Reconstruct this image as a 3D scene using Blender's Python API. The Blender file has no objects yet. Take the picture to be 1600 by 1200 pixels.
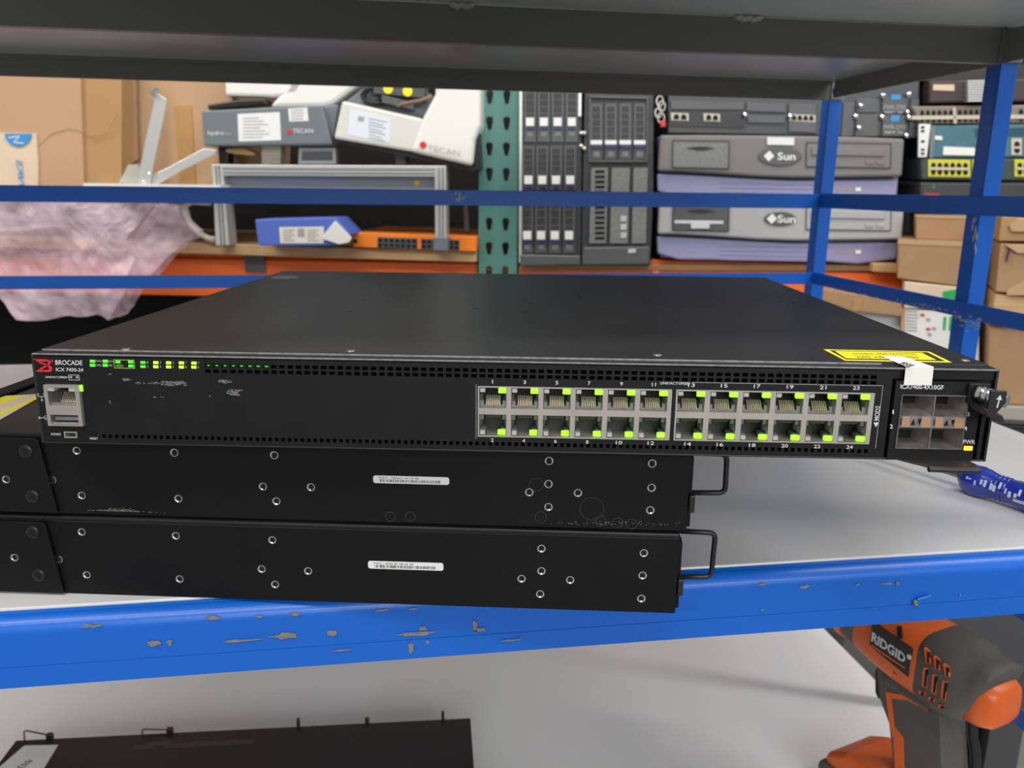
import bpy, bmesh, math, random
from mathutils import Matrix, Vector, noise
random.seed(7)
R = random.Random(11)
scn = bpy.context.scene
C = scn.collection

# ------------------------------------------------------------------ camera, world, lights, exposure
CAM = Vector((0.0, 0.0, 0.2099))
F = 1278.87
PITCH, ROLL, YAW = 0.23442, 0.01144, 0.15391
cy_, sy_, cp_, sp_ = math.cos(YAW), math.sin(YAW), math.cos(PITCH), math.sin(PITCH)
FW = Vector((sy_*cp_, cy_*cp_, -sp_))
rt_ = Vector((cy_, -sy_, 0)); up_ = rt_.cross(FW)
RT = math.cos(ROLL)*rt_ + math.sin(ROLL)*up_
UP = -math.sin(ROLL)*rt_ + math.cos(ROLL)*up_
cd = bpy.data.cameras.new('camera'); cam = bpy.data.objects.new('camera', cd); C.objects.link(cam)
cam.matrix_world = Matrix(((RT.x, UP.x, -FW.x, CAM.x), (RT.y, UP.y, -FW.y, CAM.y), (RT.z, UP.z, -FW.z, CAM.z), (0, 0, 0, 1)))
cd.sensor_width = 36; cd.lens = F/1600*36; cd.clip_start = 0.02; cd.clip_end = 50
cd.dof.use_dof = True; cd.dof.focus_distance = 0.42; cd.dof.aperture_fstop = 15
scn.camera = cam

w = bpy.data.worlds.new('world'); scn.world = w; w.use_nodes = True
bg = w.node_tree.nodes['Background']; bg.inputs[0].default_value = (0.97, 0.98, 1.0, 1); bg.inputs[1].default_value = 0.30

def area(name, loc, look, sx, sy, e, col=(1, .97, .92)):
    l = bpy.data.lights.new(name, 'AREA'); l.shape = 'RECTANGLE'; l.size = sx; l.size_y = sy; l.energy = e; l.color = col
    o = bpy.data.objects.new(name, l); C.objects.link(o); o.location = loc
    d = Vector(look)-Vector(loc); o.rotation_euler = d.to_track_quat('-Z', 'Y').to_euler()
    return o
area('ceiling_light_front', (-0.9, -0.9, 2.4), (0, 0.5, 0), 2.4, 0.25, 50)
area('low_fill_light', (0.4, -2.4, 1.05), (0.1, 0.6, -0.3), 2.6, 0.8, 54, (.96, .98, 1))  # added low fill lamp that brightens the lower board from the front
area('ceiling_light_right', (2.1, 0.1, 2.3), (0.5, 0.8, 0), 0.25, 2.2, 44)
area('ceiling_light_aisle', (0.5, 0.35, 2.9), (0.3, 1.5, 0.2), 2.6, 0.3, 32)
area('ceiling_light_left', (-2.0, 0.9, 2.0), (-0.3, 1.4, 0.1), 0.25, 1.6, 36, (1, .95, .88))

vs = scn.view_settings
vs.view_transform = 'Standard'; vs.look = 'None'; vs.gamma = 1; vs.use_curve_mapping = False; vs.exposure = 0.0

# ------------------------------------------------------------------ materials
MATS = {}
def mat(name, col, rough=.5, metal=0., nz=0., nscale=40., col2=None, bump=0., emit=0., alpha=1., trans=0., spec=.5, stretch=None, coat=0.):
    if name in MATS: return MATS[name]
    m = bpy.data.materials.new(name); m.use_nodes = True; nt = m.node_tree
    b = nt.nodes['Principled BSDF']
    b.inputs['Base Color'].default_value = (*col, 1); b.inputs['Roughness'].default_value = rough
    b.inputs['Metallic'].default_value = metal; b.inputs['Specular IOR Level'].default_value = spec
    if alpha < 1: b.inputs['Alpha'].default_value = alpha
    if trans: b.inputs['Transmission Weight'].default_value = trans
    if coat: b.inputs['Coat Weight'].default_value = coat; b.inputs['Coat Roughness'].default_value = .1
    if emit:
        b.inputs['Emission Color'].default_value = (*col, 1); b.inputs['Emission Strength'].default_value = emit
    if nz or bump:
        tc = nt.nodes.new('ShaderNodeTexCoord'); mp = nt.nodes.new('ShaderNodeMapping')
        if stretch: mp.inputs['Scale'].default_value = stretch
        n = nt.nodes.new('ShaderNodeTexNoise'); n.inputs['Scale'].default_value = nscale; n.inputs['Detail'].default_value = 6
        nt.links.new(tc.outputs['Object'], mp.inputs[0]); nt.links.new(mp.outputs[0], n.inputs['Vector'])
        if nz:
            r = nt.nodes.new('ShaderNodeValToRGB'); c2 = col2 or tuple(min(1, c*1.6+.01) for c in col)
            r.color_ramp.elements[0].position = .5-nz/2; r.color_ramp.elements[1].position = .5+nz/2
            r.color_ramp.elements[0].color = (*col, 1); r.color_ramp.elements[1].color = (*c2, 1)
            nt.links.new(n.outputs[0], r.inputs[0]); nt.links.new(r.outputs[0], b.inputs['Base Color'])
        if bump:
            bp = nt.nodes.new('ShaderNodeBump'); bp.inputs['Strength'].default_value = bump; bp.inputs['Distance'].default_value = .001
            nt.links.new(n.outputs[0], bp.inputs['Height']); nt.links.new(bp.outputs[0], b.inputs['Normal'])
    MATS[name] = m
    return m

def painted(name, col, chip, thresh, scale=55., rough=.35, stretch=None):
    """paint with small chips down to bare metal"""
    m = bpy.data.materials.new(name); m.use_nodes = True; nt = m.node_tree; b = nt.nodes['Principled BSDF']
    tc = nt.nodes.new('ShaderNodeTexCoord'); mp = nt.nodes.new('ShaderNodeMapping')
    if stretch: mp.inputs['Scale'].default_value = stretch
    n = nt.nodes.new('ShaderNodeTexNoise'); n.inputs['Scale'].default_value = scale; n.inputs['Detail'].default_value = 8; n.inputs['Roughness'].default_value = .62
    nt.links.new(tc.outputs['Object'], mp.inputs[0]); nt.links.new(mp.outputs[0], n.inputs['Vector'])
    r = nt.nodes.new('ShaderNodeValToRGB'); r.color_ramp.elements[0].position = thresh; r.color_ramp.elements[1].position = thresh+.012
    r.color_ramp.elements[0].color = (*col, 1); r.color_ramp.elements[1].color = (*chip, 1)
    nt.links.new(n.outputs[0], r.inputs[0]); nt.links.new(r.outputs[0], b.inputs['Base Color'])
    n2 = nt.nodes.new('ShaderNodeTexNoise'); n2.inputs['Scale'].default_value = 400
    bp = nt.nodes.new('ShaderNodeBump'); bp.inputs['Strength'].default_value = .12; bp.inputs['Distance'].default_value = .0005
    nt.links.new(tc.outputs['Object'], n2.inputs['Vector']); nt.links.new(n2.outputs[0], bp.inputs['Height']); nt.links.new(bp.outputs[0], b.inputs['Normal'])
    b.inputs['Roughness'].default_value = rough
    MATS[name] = m
    return m

black_case = mat('black_powder_coat', (.006, .006, .007), .46, 0, .9, 9, (.02, .019, .018), .15)
lid_black = mat('lid_black', (.010, .010, .011), .40, 0, .5, 14, (.022, .021, .021), .1)
panel_black = mat('panel_black', (.0045, .0045, .005), .5, 0, .6, 60, (.008, .008, .0085), spec=.28)
void_black = mat('void_black', (.002, .002, .002), .9)
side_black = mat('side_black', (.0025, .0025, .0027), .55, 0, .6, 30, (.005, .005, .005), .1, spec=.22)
steel = mat('dull_nickel', (.62, .57, .51), .38, .75, .6, 80, (.5, .46, .41))
dark_metal = mat('cage_metal', (.36, .33, .30), .36, .65, .5, 200, (.16, .15, .14))
copper = mat('copper_spring', (.72, .42, .27), .35, .8)
chrome = mat('chrome', (.85, .86, .88), .12, 1)
edge_white = mat('worn_highlight_edge', (.45, .45, .46), .4, .3, .8, 300, (.12, .12, .12))  # pale wear tone, also used for the painted highlight on the cover edge
pin_gold = mat('contact_pin', (.40, .31, .23), .4, .4)
port_dark = mat('port_plastic', (.012, .012, .012), .4)
port_grey = mat('port_grey_plastic', (.13, .135, .13), .45, 0, .5, 300)
led_off = mat('light_pipe', (.6, .6, .56), .3, trans=.3)
led_green = mat('green_light', (.22, 1.0, .02), .3, emit=2.2)
led_dim = mat('dim_green_light', (.08, .7, .03), .3, emit=.75)
led_lime = mat('lime_light', (.45, 1, .05), .3, emit=1.1)
led_amber = mat('amber_light', (1, .38, .01), .3, emit=2.5)
ink_white = mat('white_ink', (.62, .62, .62), .5)
ink_grey = mat('grey_ink', (.33, .33, .33), .5)
ink_red = mat('red_ink', (.62, .02, .03), .5)
ink_black = mat('black_ink', (.02, .02, .02), .6)
ink_lime = mat('lime_ink', (.25, .5, .05), .5)
paper = mat('paper_white', (.72, .72, .70), .6)
tape_white = mat('paper_tape', (.78, .76, .70), .6)
yellow = mat('yellow_label', (.85, .75, .02), .4)
blue = painted('blue_paint', (.003, .115, .54), (.30, .29, .28), .80, 60)
blue_strip = painted('blue_strip_paint', (.004, .12, .56), (.35, .34, .32), .76, 50)
strip_bare = mat('strip_bare_metal', (.50, .48, .44), .6)
bare = mat('bare_metal', (.33, .30, .27), .5, .4, .5, 300, (.2, .18, .16))
greysteel = mat('grey_green_steel', (.17, .175, .155), .38, .1, .8, 5, (.20, .185, .165), .05)
deck_white = mat('deck_laminate', (.62, .62, .63), .24, 0, .9, 7, (.70, .70, .705), .02)
low_white = mat('lower_laminate', (.80, .795, .78), .2, 0, .9, 5, (.88, .875, .86), .03)
deck_under = mat('deck_underside', (.40, .42, .41), .28, 0, .8, 5, (.34, .35, .34))
orange_paint = mat('orange_paint', (.85, .16, .02), .4, 0, .7, 12, (.74, .12, .015))
green_paint = mat('green_paint', (.07, .21, .17), .4, 0, .8, 10, (.095, .25, .21))
wood = mat('pine_wood', (.46, .27, .12), .6, 0, .5, 18, (.62, .40, .20), .2, stretch=(1, 4, 14))
dark_wood = mat('worn_wood', (.22, .11, .04), .6, 0, .5, 18, (.3, .16, .06), .2, stretch=(1, 4, 14))
card = mat('cardboard', (.33, .19, .095), .75, 0, .6, 30, (.38, .225, .115), .1)
card_lt = mat('cardboard_light', (.43, .265, .145), .75, 0, .6, 8, (.47, .30, .17), .1)
card_md = mat('cardboard_tan', (.36, .205, .085), .75, 0, .6, 8, (.40, .235, .10), .1)
white_plastic = mat('white_plastic', (.74, .73, .68), .4)
off_white = mat('off_white_plastic', (.63, .62, .57), .4)
slate = mat('slate_grey_plastic', (.14, .165, .18), .45)
alu = mat('aluminium', (.62, .62, .60), .35, .5)
glass_grey = mat('grey_panel', (.36, .40, .44), .25)
dark_grey = mat('dark_grey_plastic', (.026, .028, .031), .45, 0, .6, 60, (.042, .044, .047))
mid_grey = mat('mid_grey_metal', (.085, .086, .09), .42, .15)
purple = mat('lilac_plastic', (.235, .225, .38), .45, 0, .7, 6, (.28, .27, .43))
sun_dark = mat('taupe_plastic', (.15, .143, .14), .5, 0, .7, 6, (.19, .18, .176))
sun_light = mat('pale_grey_plastic', (.33, .33, .33), .5, 0, .7, 6, (.39, .39, .39))
teal = mat('teal_plastic', (.035, .125, .165), .4, 0, .6, 8, (.05, .16, .20))
yellow_port = mat('yellow_port_frame', (.55, .52, .03), .4)
beige = mat('beige_plastic', (.52, .47, .38), .5)
blue_box = mat('blue_carton', (.08, .14, .50), .5)
tape_brown = mat('brown_tape', (.42, .24, .09), .3)
kraft = mat('kraft_paper', (.60, .47, .33), .7, 0, .6, 20, (.66, .54, .40), .2)
logo_blue = mat('logo_blue', (.04, .25, .55), .5)
green_ink = mat('green_ink', (.01, .35, .09), .5)
drill_orange = mat('drill_orange', (.80, .14, .015), .38, 0, .5, 40, (.72, .12, .015))
rubber = mat('grey_rubber', (.075, .07, .062), .6, 0, .6, 60, (.105, .098, .088), .2)
handle_blue = mat('blue_handle_plastic', (.015, .035, .33), .2, spec=.6, coat=.5)
floor_m = mat('concrete', (.24, .24, .235), .55, 0, .8, 3, (.30, .30, .295))
wall_m = mat('shade_dark_wall', (.012, .010, .009), .8)  # near-black colour stands in for the unlit interior behind the racking
black_plastic = mat('black_plastic', (.014, .012, .012), .38)
glue = mat('hot_glue', (.6, .6, .58), .3, trans=.3)

def pink_film():
    m = bpy.data.materials.new('pink_bubble_film'); m.use_nodes = True; nt = m.node_tree; b = nt.nodes['Principled BSDF']
    b.inputs['Base Color'].default_value = (.86, .68, .78, 1); b.inputs['Roughness'].default_value = .25
    n = nt.nodes.new('ShaderNodeTexNoise'); n.inputs['Scale'].default_value = 14; n.inputs['Detail'].default_value = 4
    tc = nt.nodes.new('ShaderNodeTexCoord'); nt.links.new(tc.outputs['Object'], n.inputs['Vector'])
    r = nt.nodes.new('ShaderNodeMapRange'); r.inputs[1].default_value = .35; r.inputs[2].default_value = .65; r.inputs[3].default_value = .18; r.inputs[4].default_value = .46
    nt.links.new(n.outputs[0], r.inputs[0]); nt.links.new(r.outputs[0], b.inputs['Alpha'])
    bp = nt.nodes.new('ShaderNodeBump'); bp.inputs['Strength'].default_value = .4; bp.inputs['Distance'].default_value = .006
    nt.links.new(n.outputs[0], bp.inputs['Height']); nt.links.new(bp.outputs[0], b.inputs['Normal'])
    return m
film = pink_film()

# ------------------------------------------------------------------ helpers
def ray(px, py): return FW + RT*((px-800)/F) - UP*((py-600)/F)
def frame(o, yaw): return Matrix.Translation(Vector(o)) @ Matrix.Rotation(yaw, 4, 'Z')
def hit(M, ax, val, px, py):
    """where the sight line through a photo point meets a real plane of frame M (local coordinates)"""
    I = M.inverted(); o = I @ CAM; d = I.to_3x3() @ ray(px, py)
    return o + d*((val-o[ax])/d[ax])

class Thing:
    def __init__(s, name, label, cat, M=Matrix(), origin=(0, 0, 0), group=None, kind=None):
        s.o = bpy.data.objects.new(name, None); C.objects.link(s.o); s.M = M; s.off = Vector(origin)
        s.o.matrix_world = M @ Matrix.Translation(s.off); s.o.empty_display_size = .02
        s.o['label'] = label; s.o['category'] = cat
        if group: s.o['group'] = group
        if kind: s.o['kind'] = kind

def link(name, me, parent, off, label=None):
    o = bpy.data.objects.new(name, me); C.objects.link(o)
    if isinstance(parent, Thing):
        me.transform(Matrix.Translation(-parent.off)); o.parent = parent.o
    elif parent is not None:
        o.parent = parent[0]; me.transform(Matrix.Translation(-parent[1].off))
    if label: o['label'] = label
    return o

class MB:
    def __init__(s, *mats): s.v = []; s.f = []; s.m = []; s.mats = list(mats); s.T = None
    def add(s, vs, fs, mi=0):
        n = len(s.v)
        s.v += [tuple(s.T @ Vector(v)) if s.T else tuple(v) for v in vs]
        s.f += [tuple(i+n for i in f) for f in fs]; s.m += [mi]*len(fs); return s
    def box(s, x0, x1, y0, y1, z0, z1, mi=0):
        return s.add([(x0, y0, z0), (x1, y0, z0), (x1, y1, z0), (x0, y1, z0), (x0, y0, z1), (x1, y0, z1), (x1, y1, z1), (x0, y1, z1)],
                     [(0, 3, 2, 1), (4, 5, 6, 7), (0, 1, 5, 4), (1, 2, 6, 5), (2, 3, 7, 6), (3, 0, 4, 7)], mi)
    def prism(s, pts, y0, y1, mi=0, ax=1):
        """polygon extruded along an axis; pts are the other two coordinates"""
        def P(p, t): return {1: (p[0], t, p[1]), 0: (t, p[0], p[1]), 2: (p[0], p[1], t)}[ax]
        n = len(pts); vs = [P(p, y0) for p in pts]+[P(p, y1) for p in pts]
        fs = [tuple(range(n)), tuple(range(2*n-1, n-1, -1))]+[(i, i+n, (i+1) % n+n, (i+1) % n) for i in range(n)]
        return s.add(vs, fs, mi)
    def ring(s, pts, w, y0, y1, mi=0):
        """closed outline of the given width"""
        n = len(pts); c = Vector((sum(p[0] for p in pts)/n, sum(p[1] for p in pts)/n))
        inn = []
        for i in range(n):
            a, b, d = Vector(pts[i-1]), Vector(pts[i]), Vector(pts[(i+1) % n])
            e1 = (b-a).normalized(); e2 = (d-b).normalized(); n1 = Vector((-e1.y, e1.x)); n2 = Vector((-e2.y, e2.x))
            if n1.dot(c-b) < 0: n1 = -n1
            if n2.dot(c-b) < 0: n2 = -n2
            k = n1+n2; k = k/max(.2, k.dot(n1)); inn.append(b+k*w)
        for i in range(n):
            j = (i+1) % n
            s.prism([pts[i], pts[j], inn[j], inn[i]], y0, y1, mi)
        return s
    def cyl(s, p0, p1, r0, r1=None, n=20, mi=0, cap=True):
        r1 = r0 if r1 is None else r1
        p0, p1 = Vector(p0), Vector(p1); d = (p1-p0).normalized(); a = d.orthogonal().normalized(); b = d.cross(a)
        vs = [p0+(a*math.cos(t)+b*math.sin(t))*r0 for t in [2*math.pi*i/n for i in range(n)]]+[p1+(a*math.cos(t)+b*math.sin(t))*r1 for t in [2*math.pi*i/n for i in range(n)]]
        fs = [(i, (i+1) % n, (i+1) % n+n, i+n) for i in range(n)]
        if cap: fs += [tuple(range(n-1, -1, -1)), tuple(range(n, 2*n))]
        return s.add(vs, fs, mi)
    def lathe(s, c, d, prof, n=24, mi=0):
        c, d = Vector(c), Vector(d).normalized(); a = d.orthogonal().normalized(); b = d.cross(a); vs = []
        for (h, r) in prof:
            for i in range(n):
                t = 2*math.pi*i/n; vs.append(c+d*h+(a*math.cos(t)+b*math.sin(t))*r)
        fs = [(k*n+i, k*n+(i+1) % n, (k+1)*n+(i+1) % n, (k+1)*n+i) for k in range(len(prof)-1) for i in range(n)]
        return s.add(vs, fs, mi)
    def tube(s, path, r, n=10, mi=0, closed=False):
        P = [Vector(p) for p in path]; L = len(P); vs = []; a = None
        for i in range(L):
            d = (P[min(i+1, L-1)]-P[max(i-1, 0)]).normalized()
            a = d.orthogonal().normalized() if a is None else (a-d*a.dot(d)).normalized()
            b = d.cross(a)
            rr = r[i] if isinstance(r, (list, tuple)) else r
            vs += [P[i]+(a*math.cos(t)+b*math.sin(t))*rr for t in [2*math.pi*k/n for k in range(n)]]
        fs = [(k*n+i, k*n+(i+1) % n, (k+1)*n+(i+1) % n, (k+1)*n+i) for k in range(L-1) for i in range(n)]
        fs += [tuple(range(n-1, -1, -1)), tuple(range((L-1)*n, L*n))]
        return s.add(vs, fs, mi)
    def plate(s, x0, x1, z0, z1, holes, y0, y1, mi=0):
        """flat face at y0 pierced by rectangular holes whose walls run back to y1"""
        xs = sorted({x0, x1, *[round(h[0], 6) for h in holes], *[round(h[1], 6) for h in holes]})
        zs = sorted({z0, z1, *[round(h[2], 6) for h in holes], *[round(h[3], 6) for h in holes]})
        nx, nz = len(xs)-1, len(zs)-1
        full = [[True]*nx for _ in range(nz)]
        ix = {x: i for i, x in enumerate(xs)}; iz = {z: i for i, z in enumerate(zs)}
        for h in holes:
            for k in range(iz[round(h[2], 6)], iz[round(h[3], 6)]):
                for i in range(ix[round(h[0], 6)], ix[round(h[1], 6)]): full[k][i] = False
        for k in range(nz):
            i = 0
            while i < nx:
                if full[k][i]:
                    j = i
                    while j+1 < nx and full[k][j+1]: j += 1
                    s.add([(xs[i], y0, zs[k]), (xs[j+1], y0, zs[k]), (xs[j+1], y0, zs[k+1]), (xs[i], y0, zs[k+1])], [(0, 1, 2, 3)], mi); i = j+1
                else: i += 1
        for h in holes:
            a, b, c, d = h[:4]
            s.add([(a, y0, c), (b, y0, c), (b, y0, d), (a, y0, d), (a, y1, c), (b, y1, c), (b, y1, d), (a, y1, d)],
                  [(0, 1, 5, 4), (1, 2, 6, 5), (2, 3, 7, 6), (3, 0, 4, 7)], mi)
        for (a, b, c, d) in ((x0, x1, z0, z0), (x0, x1, z1, z1)): s.add([(a, y0, c), (b, y0, c), (b, y1, c), (a, y1, c)], [(0, 1, 2, 3)], mi)
        for x in (x0, x1): s.add([(x, y0, z0), (x, y0, z1), (x, y1, z1), (x, y1, z0)], [(0, 1, 2, 3)], mi)
        return s
    def mesh(s, name, smooth=False, fix=True):
        me = bpy.data.meshes.new(name); me.from_pydata(s.v, [], s.f)
        for m in s.mats: me.materials.append(m)
        me.polygons.foreach_set('material_index', s.m)
        if fix:
            bm = bmesh.new(); bm.from_mesh(me); bmesh.ops.remove_doubles(bm, verts=bm.verts, dist=1e-6) if smooth else None
            bmesh.ops.recalc_face_normals(bm, faces=bm.faces); bm.to_mesh(me); bm.free()
        if smooth: me.polygons.foreach_set('use_smooth', [True]*len(me.polygons))
        me.update(); return me
    def build(s, name, parent=None, label=None, bevel=0, seg=2, smooth=False, fix=True):
        o = link(name, s.mesh(name, smooth, fix), parent, None, label)
        if bevel:
            b = o.modifiers.new('bevel', 'BEVEL'); b.width = bevel; b.segments = seg; b.limit_method = 'ANGLE'; b.angle_limit = .6; b.harden_normals = False
        return o

def solid(name, x0, x1, y0, y1, z0, z1, m, parent, bevel=0, label=None, seg=2):
    return MB(m).box(x0, x1, y0, y1, z0, z1).build(name, parent, label, bevel, seg)

def text_mesh(s, bold=0.0):
    cu = bpy.data.curves.new('t', 'FONT'); cu.body = s; cu.size = 1; cu.offset = bold; cu.resolution_u = 3
    o = bpy.data.objects.new('t', cu); C.objects.link(o)
    bpy.context.view_layer.update()
    me = bpy.data.meshes.new_from_object(o.evaluated_get(bpy.context.evaluated_depsgraph_get()))
    bpy.data.objects.remove(o); bpy.data.curves.remove(cu); return me
TC = {}
def text(s, quad, m, parent, name='lettering', bold=.01):
    """writes s into the quad (bottom-left, bottom-right, top-right, top-left), any orientation"""
    if (s, bold) not in TC: TC[(s, bold)] = text_mesh(s, bold)
    me = TC[(s, bold)].copy(); q = [Vector(p) for p in quad]
    xs = [v.co.x for v in me.vertices]; ys = [v.co.y for v in me.vertices]
    x0, x1, y0, y1 = min(xs), max(xs), min(ys), max(ys)
    for v in me.vertices:
        u, t = (v.co.x-x0)/(x1-x0), (v.co.y-y0)/(y1-y0)
        v.co = (q[0]*(1-u)+q[1]*u)*(1-t)+(q[3]*(1-u)+q[2]*u)*t
    me.materials.clear(); me.materials.append(m)
    return link(name, me, parent, None)
def rect_xz(x0, x1, z0, z1, y): return [(x0, y, z0), (x1, y, z0), (x1, y, z1), (x0, y, z1)]
def dup_part(o, parent):
    c = o.copy(); C.objects.link(c); c.parent = parent; return c

# ------------------------------------------------------------------ the setting
LOWZ = -0.355
fl = MB(floor_m).box(-4, 4, -2.5, 4.5, -1.06, -1.0).build('floor'); fl['kind'] = 'structure'
wb = MB(wall_m).box(-4, 4, 3.6, 3.7, -1.0, 2.2).build('wall_back'); wb['kind'] = 'structure'

# ------------------------------------------------------------------ blue shelving rack
X, XL = .5686, -.66
rk = Thing('shelving_rack', 'blue painted steel shelving rack with chipped edges that carries the switches', 'shelf', origin=(0, .7, -1.0))
YB, YM, YF = 1.0387, .735, .400
for (x, s) in ((X, 1), (XL, -1)):
    for y in (YM, YB, ):
        m = MB(blue)
        a, b = (x, x+.0175) if s > 0 else (x-.0175, x)
        m.box(a, b, y-.006, y-.0045, -1.0, .46)          # flange facing the front
        xx = a if s > 0 else b-.0015
        m.box(xx, xx+.0015, y-.0045, y+.014, -1.0, .46)
        m.build('post', rk, bevel=.0006)
    solid('post', min(x, x+s*.02), max(x, x+s*.02), YF-.002, YF+.022, -1.0, .46, blue, rk, .001)
# front deck beam: rolled top flange, face and stiffening crease
def roll(y0, x):
    prof = [(.4095, -.0008), (.4075, -.0016), *[(.4080-.0080*math.sin(t), -.0095+.0080*math.cos(t)) for t in [math.pi/2*k/12 for k in range(13)]], (.4000, -.0268), (.4005, -.02705), (.4000, -.0273), (.4000, -.0385), (.4020, -.0388), (.4025, -.0270), (.4035, -.0110), (.4060, -.0065), (.4095, -.0040)]
    return [(a+y0, b) for a, b in prof]
MB(blue).prism(roll(0, 0), XL, X+.0005, ax=0).build('front_beam', rk, smooth=False)
def strip(name, x0, x1, y0, y1, z0, z1, m=None): return solid(name, x0, x1, y0, y1, z0, z1, m or blue_strip, rk, .0005)
for z0, z1 in ((.1888, .2074), (.0890, .1045)):
    strip('back_strip', XL, X, YB-.0085, YB-.0065, z0, z1)
    strip('side_strip', X-.0022, X-.0004, .35, YB-.006, z0+.0008, z1+.0008)
    strip('side_strip', XL+.0004, XL+.0022, .35, YB-.006, z0+.0008, z1+.0008)
# deck side and back rails, lower level rails
strip('deck_rail', XL, X, YB-.0085, YB-.0065, -.04, -.004, blue)
strip('deck_rail', X-.0022, X-.0004, .41, YB-.009, -.169, -.150, blue)
strip('lower_rail', X-.0022, X-.0004, .41, YB-.009, -.2680, -.2500, blue)
strip('lower_rail', X-.0022, X-.0004, .41, YB-.009, LOWZ-.035, LOWZ-.014, blue)
strip('lower_rail', XL+.0004, XL+.0022, .41, YB-.009, LOWZ-.035, LOWZ-.014, blue)
strip('lower_rail', XL, X, YB-.0085, YB-.0065, LOWZ-.035, LOWZ-.014, blue)
strip('lower_rail', XL, X, .41, .4125, LOWZ-.045, LOWZ-.012, blue)
# upper level: grey steel beams
def cbeam(y, z0, z1):
    m = MB(greysteel); m.box(XL, X, y, y+.0015, z0, z1); m.box(XL, X, y+.0015, y+.010, z0, z0+.0015); m.box(XL, X, y+.0015, y+.010, z1-.0015, z1)
    return m
cbeam(YM-.007, .3275, .3572).build('upper_beam', rk, bevel=.0004)
cbeam(YF, .3275, .3580).build('upper_beam', rk, bevel=.0004)
MB(greysteel).box(XL, X, YB-.0065, YB-.005, .3245, .3462).box(XL, X, YB-.018, YB-.0065, .3447, .3462).build('upper_beam', rk)
for s, x in ((1, X), (-1, XL)):
    m = MB(greysteel); a, b = (x-.0025, x-.0008) if s > 0 else (x+.0008, x+.0025)
    m.box(a, b, YM-.004, YB-.019, .3262, .3478); m.build('upper_side_beam', rk)
    m = MB(greysteel); m.box(a, b, YF+.012, YM-.009, .3275, .356); m.build('upper_side_beam', rk)
MB(greysteel).box(X-.006, X-.0026, YM-.009, YM-.0072, .3270, .3565).box(X+.0001, X+.02, YM-.0078, YM-.0065, .3285, .365).build('corner_gusset', rk)
MB(greysteel).box(X+.0001, X+.0185, YB-.0085, YB-.0070, .3255, .350).build('corner_gusset', rk)
# worn paint patches on the front beam face, from the photo
def patch(px, py, w, h, seed, plane=(1, .3994)):
    rr = random.Random(seed); n = 14; c = hit(Matrix(), plane[0], plane[1], px, py); k = .42/F*1.0
    pts = []
    for i in range(n):
        t = 2*math.pi*i/n; q = rr.uniform(.45, 1.15)
        pts.append((c.x+math.cos(t)*w*k*q*.5, c.z+math.sin(t)*h*k*q*.5))
    MB(bare).prism(pts, plane[1]-.00025, plane[1]+.0002).build('worn_paint_patch', rk)
for i, (a, b, ww, hh) in enumerate([(240, 1005, 22, 12), (265, 1004, 10, 12), (375, 1001, 60, 5), (445, 993, 52, 12), (521, 989, 20, 16), (535, 1016, 34, 3), (650, 990, 62, 9), (660, 982, 18, 12), (642, 1012, 10, 28), (668, 1003, 8, 8), (742, 978, 10, 22), (750, 984, 20, 8), (800, 1000, 40, 4), (1190, 913, 24, 5), (1257, 917, 24, 6), (1340, 913, 8, 4), (1385, 912, 30, 4), (1402, 912, 8, 8), (1190, 953, 6, 6), (1500, 930, 5, 4)]):
    patch(a, b, ww, hh, i, (1, .3994))
for i, (a, b, ww, hh) in enumerate([(143, 978, 36, 7), (333, 965, 30, 7), (462, 960, 22, 8), (405, 963, 14, 5), (595, 953, 34, 4), (645, 951, 20, 4)]):
    patch(a, b, ww, hh, 40+i, (1, .3996))
# bare streaks at the right mid post where the side strip crosses, and on the back strip
rr = random.Random(3)
m = MB(strip_bare)
for i in range(34):
    a = rr.uniform(1490, 1532); b = 495+rr.gauss(4, 5)+(a-1500)*.17
    c = hit(Matrix(), 0, X-.0024, a, b); w_, h_ = rr.uniform(.001, .004), rr.uniform(.0006, .0024)
    m.prism([(c.y-w_, c.z), (c.y, c.z-h_*.5), (c.y+w_, c.z), (c.y, c.z+h_*.5)], X-.0024, X-.0021, ax=0)
m.build('worn_paint_patch', rk)
m = MB(strip_bare)
for i in range(60):
    a = rr.uniform(1290, 1480); t = (a-1290)/190
    c = hit(Matrix(), 0, X-.0024, a, 453+t*35+rr.uniform(-6, 1)); w_ = rr.uniform(.001, .004)
    m.prism([(c.y-w_, c.z), (c.y, c.z-.0005), (c.y+w_, c.z), (c.y, c.z+.0007)], X-.0024, X-.0021, ax=0)
m.build('worn_paint_patch', rk)
m = MB(strip_bare)
for i in range(10):
    a = rr.uniform(1519, 1526); c = hit(Matrix(), 0, X-.0002, a, rr.uniform(335, 395))
    m.prism([(c.y-.0010, c.z), (c.y, c.z-.004), (c.y+.001, c.z), (c.y, c.z+.004)], X-.0003, X+.0001, ax=0)
m.build('worn_paint_patch', rk)
m = MB(strip_bare)
for (a, b, ww, hh) in [(716, 312, .004, .0022), (718, 306, .0015, .005), (724, 309, .0035, .0010), (712, 302, .001, .003)]:
    c = hit(Matrix(), 1, YB-.0088, a, b); m.prism([(c.x-ww, c.z), (c.x, c.z-hh), (c.x+ww, c.z+.0005), (c.x, c.z+hh)], YB-.0088, YB-.0084)
m.build('worn_paint_patch', rk)
c = hit(Matrix(), 0, X-.0027, 1303, 143)
MB(blue).prism([(c.y+.0030*math.cos(t)+.001*math.sin(t), c.z+.0042*math.sin(t)) for t in [2*math.pi*k/16 for k in range(16)]], X-.0029, X-.0026, ax=0).build('blue_slot', rk, 'blue slot in the grey side beam')
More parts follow.
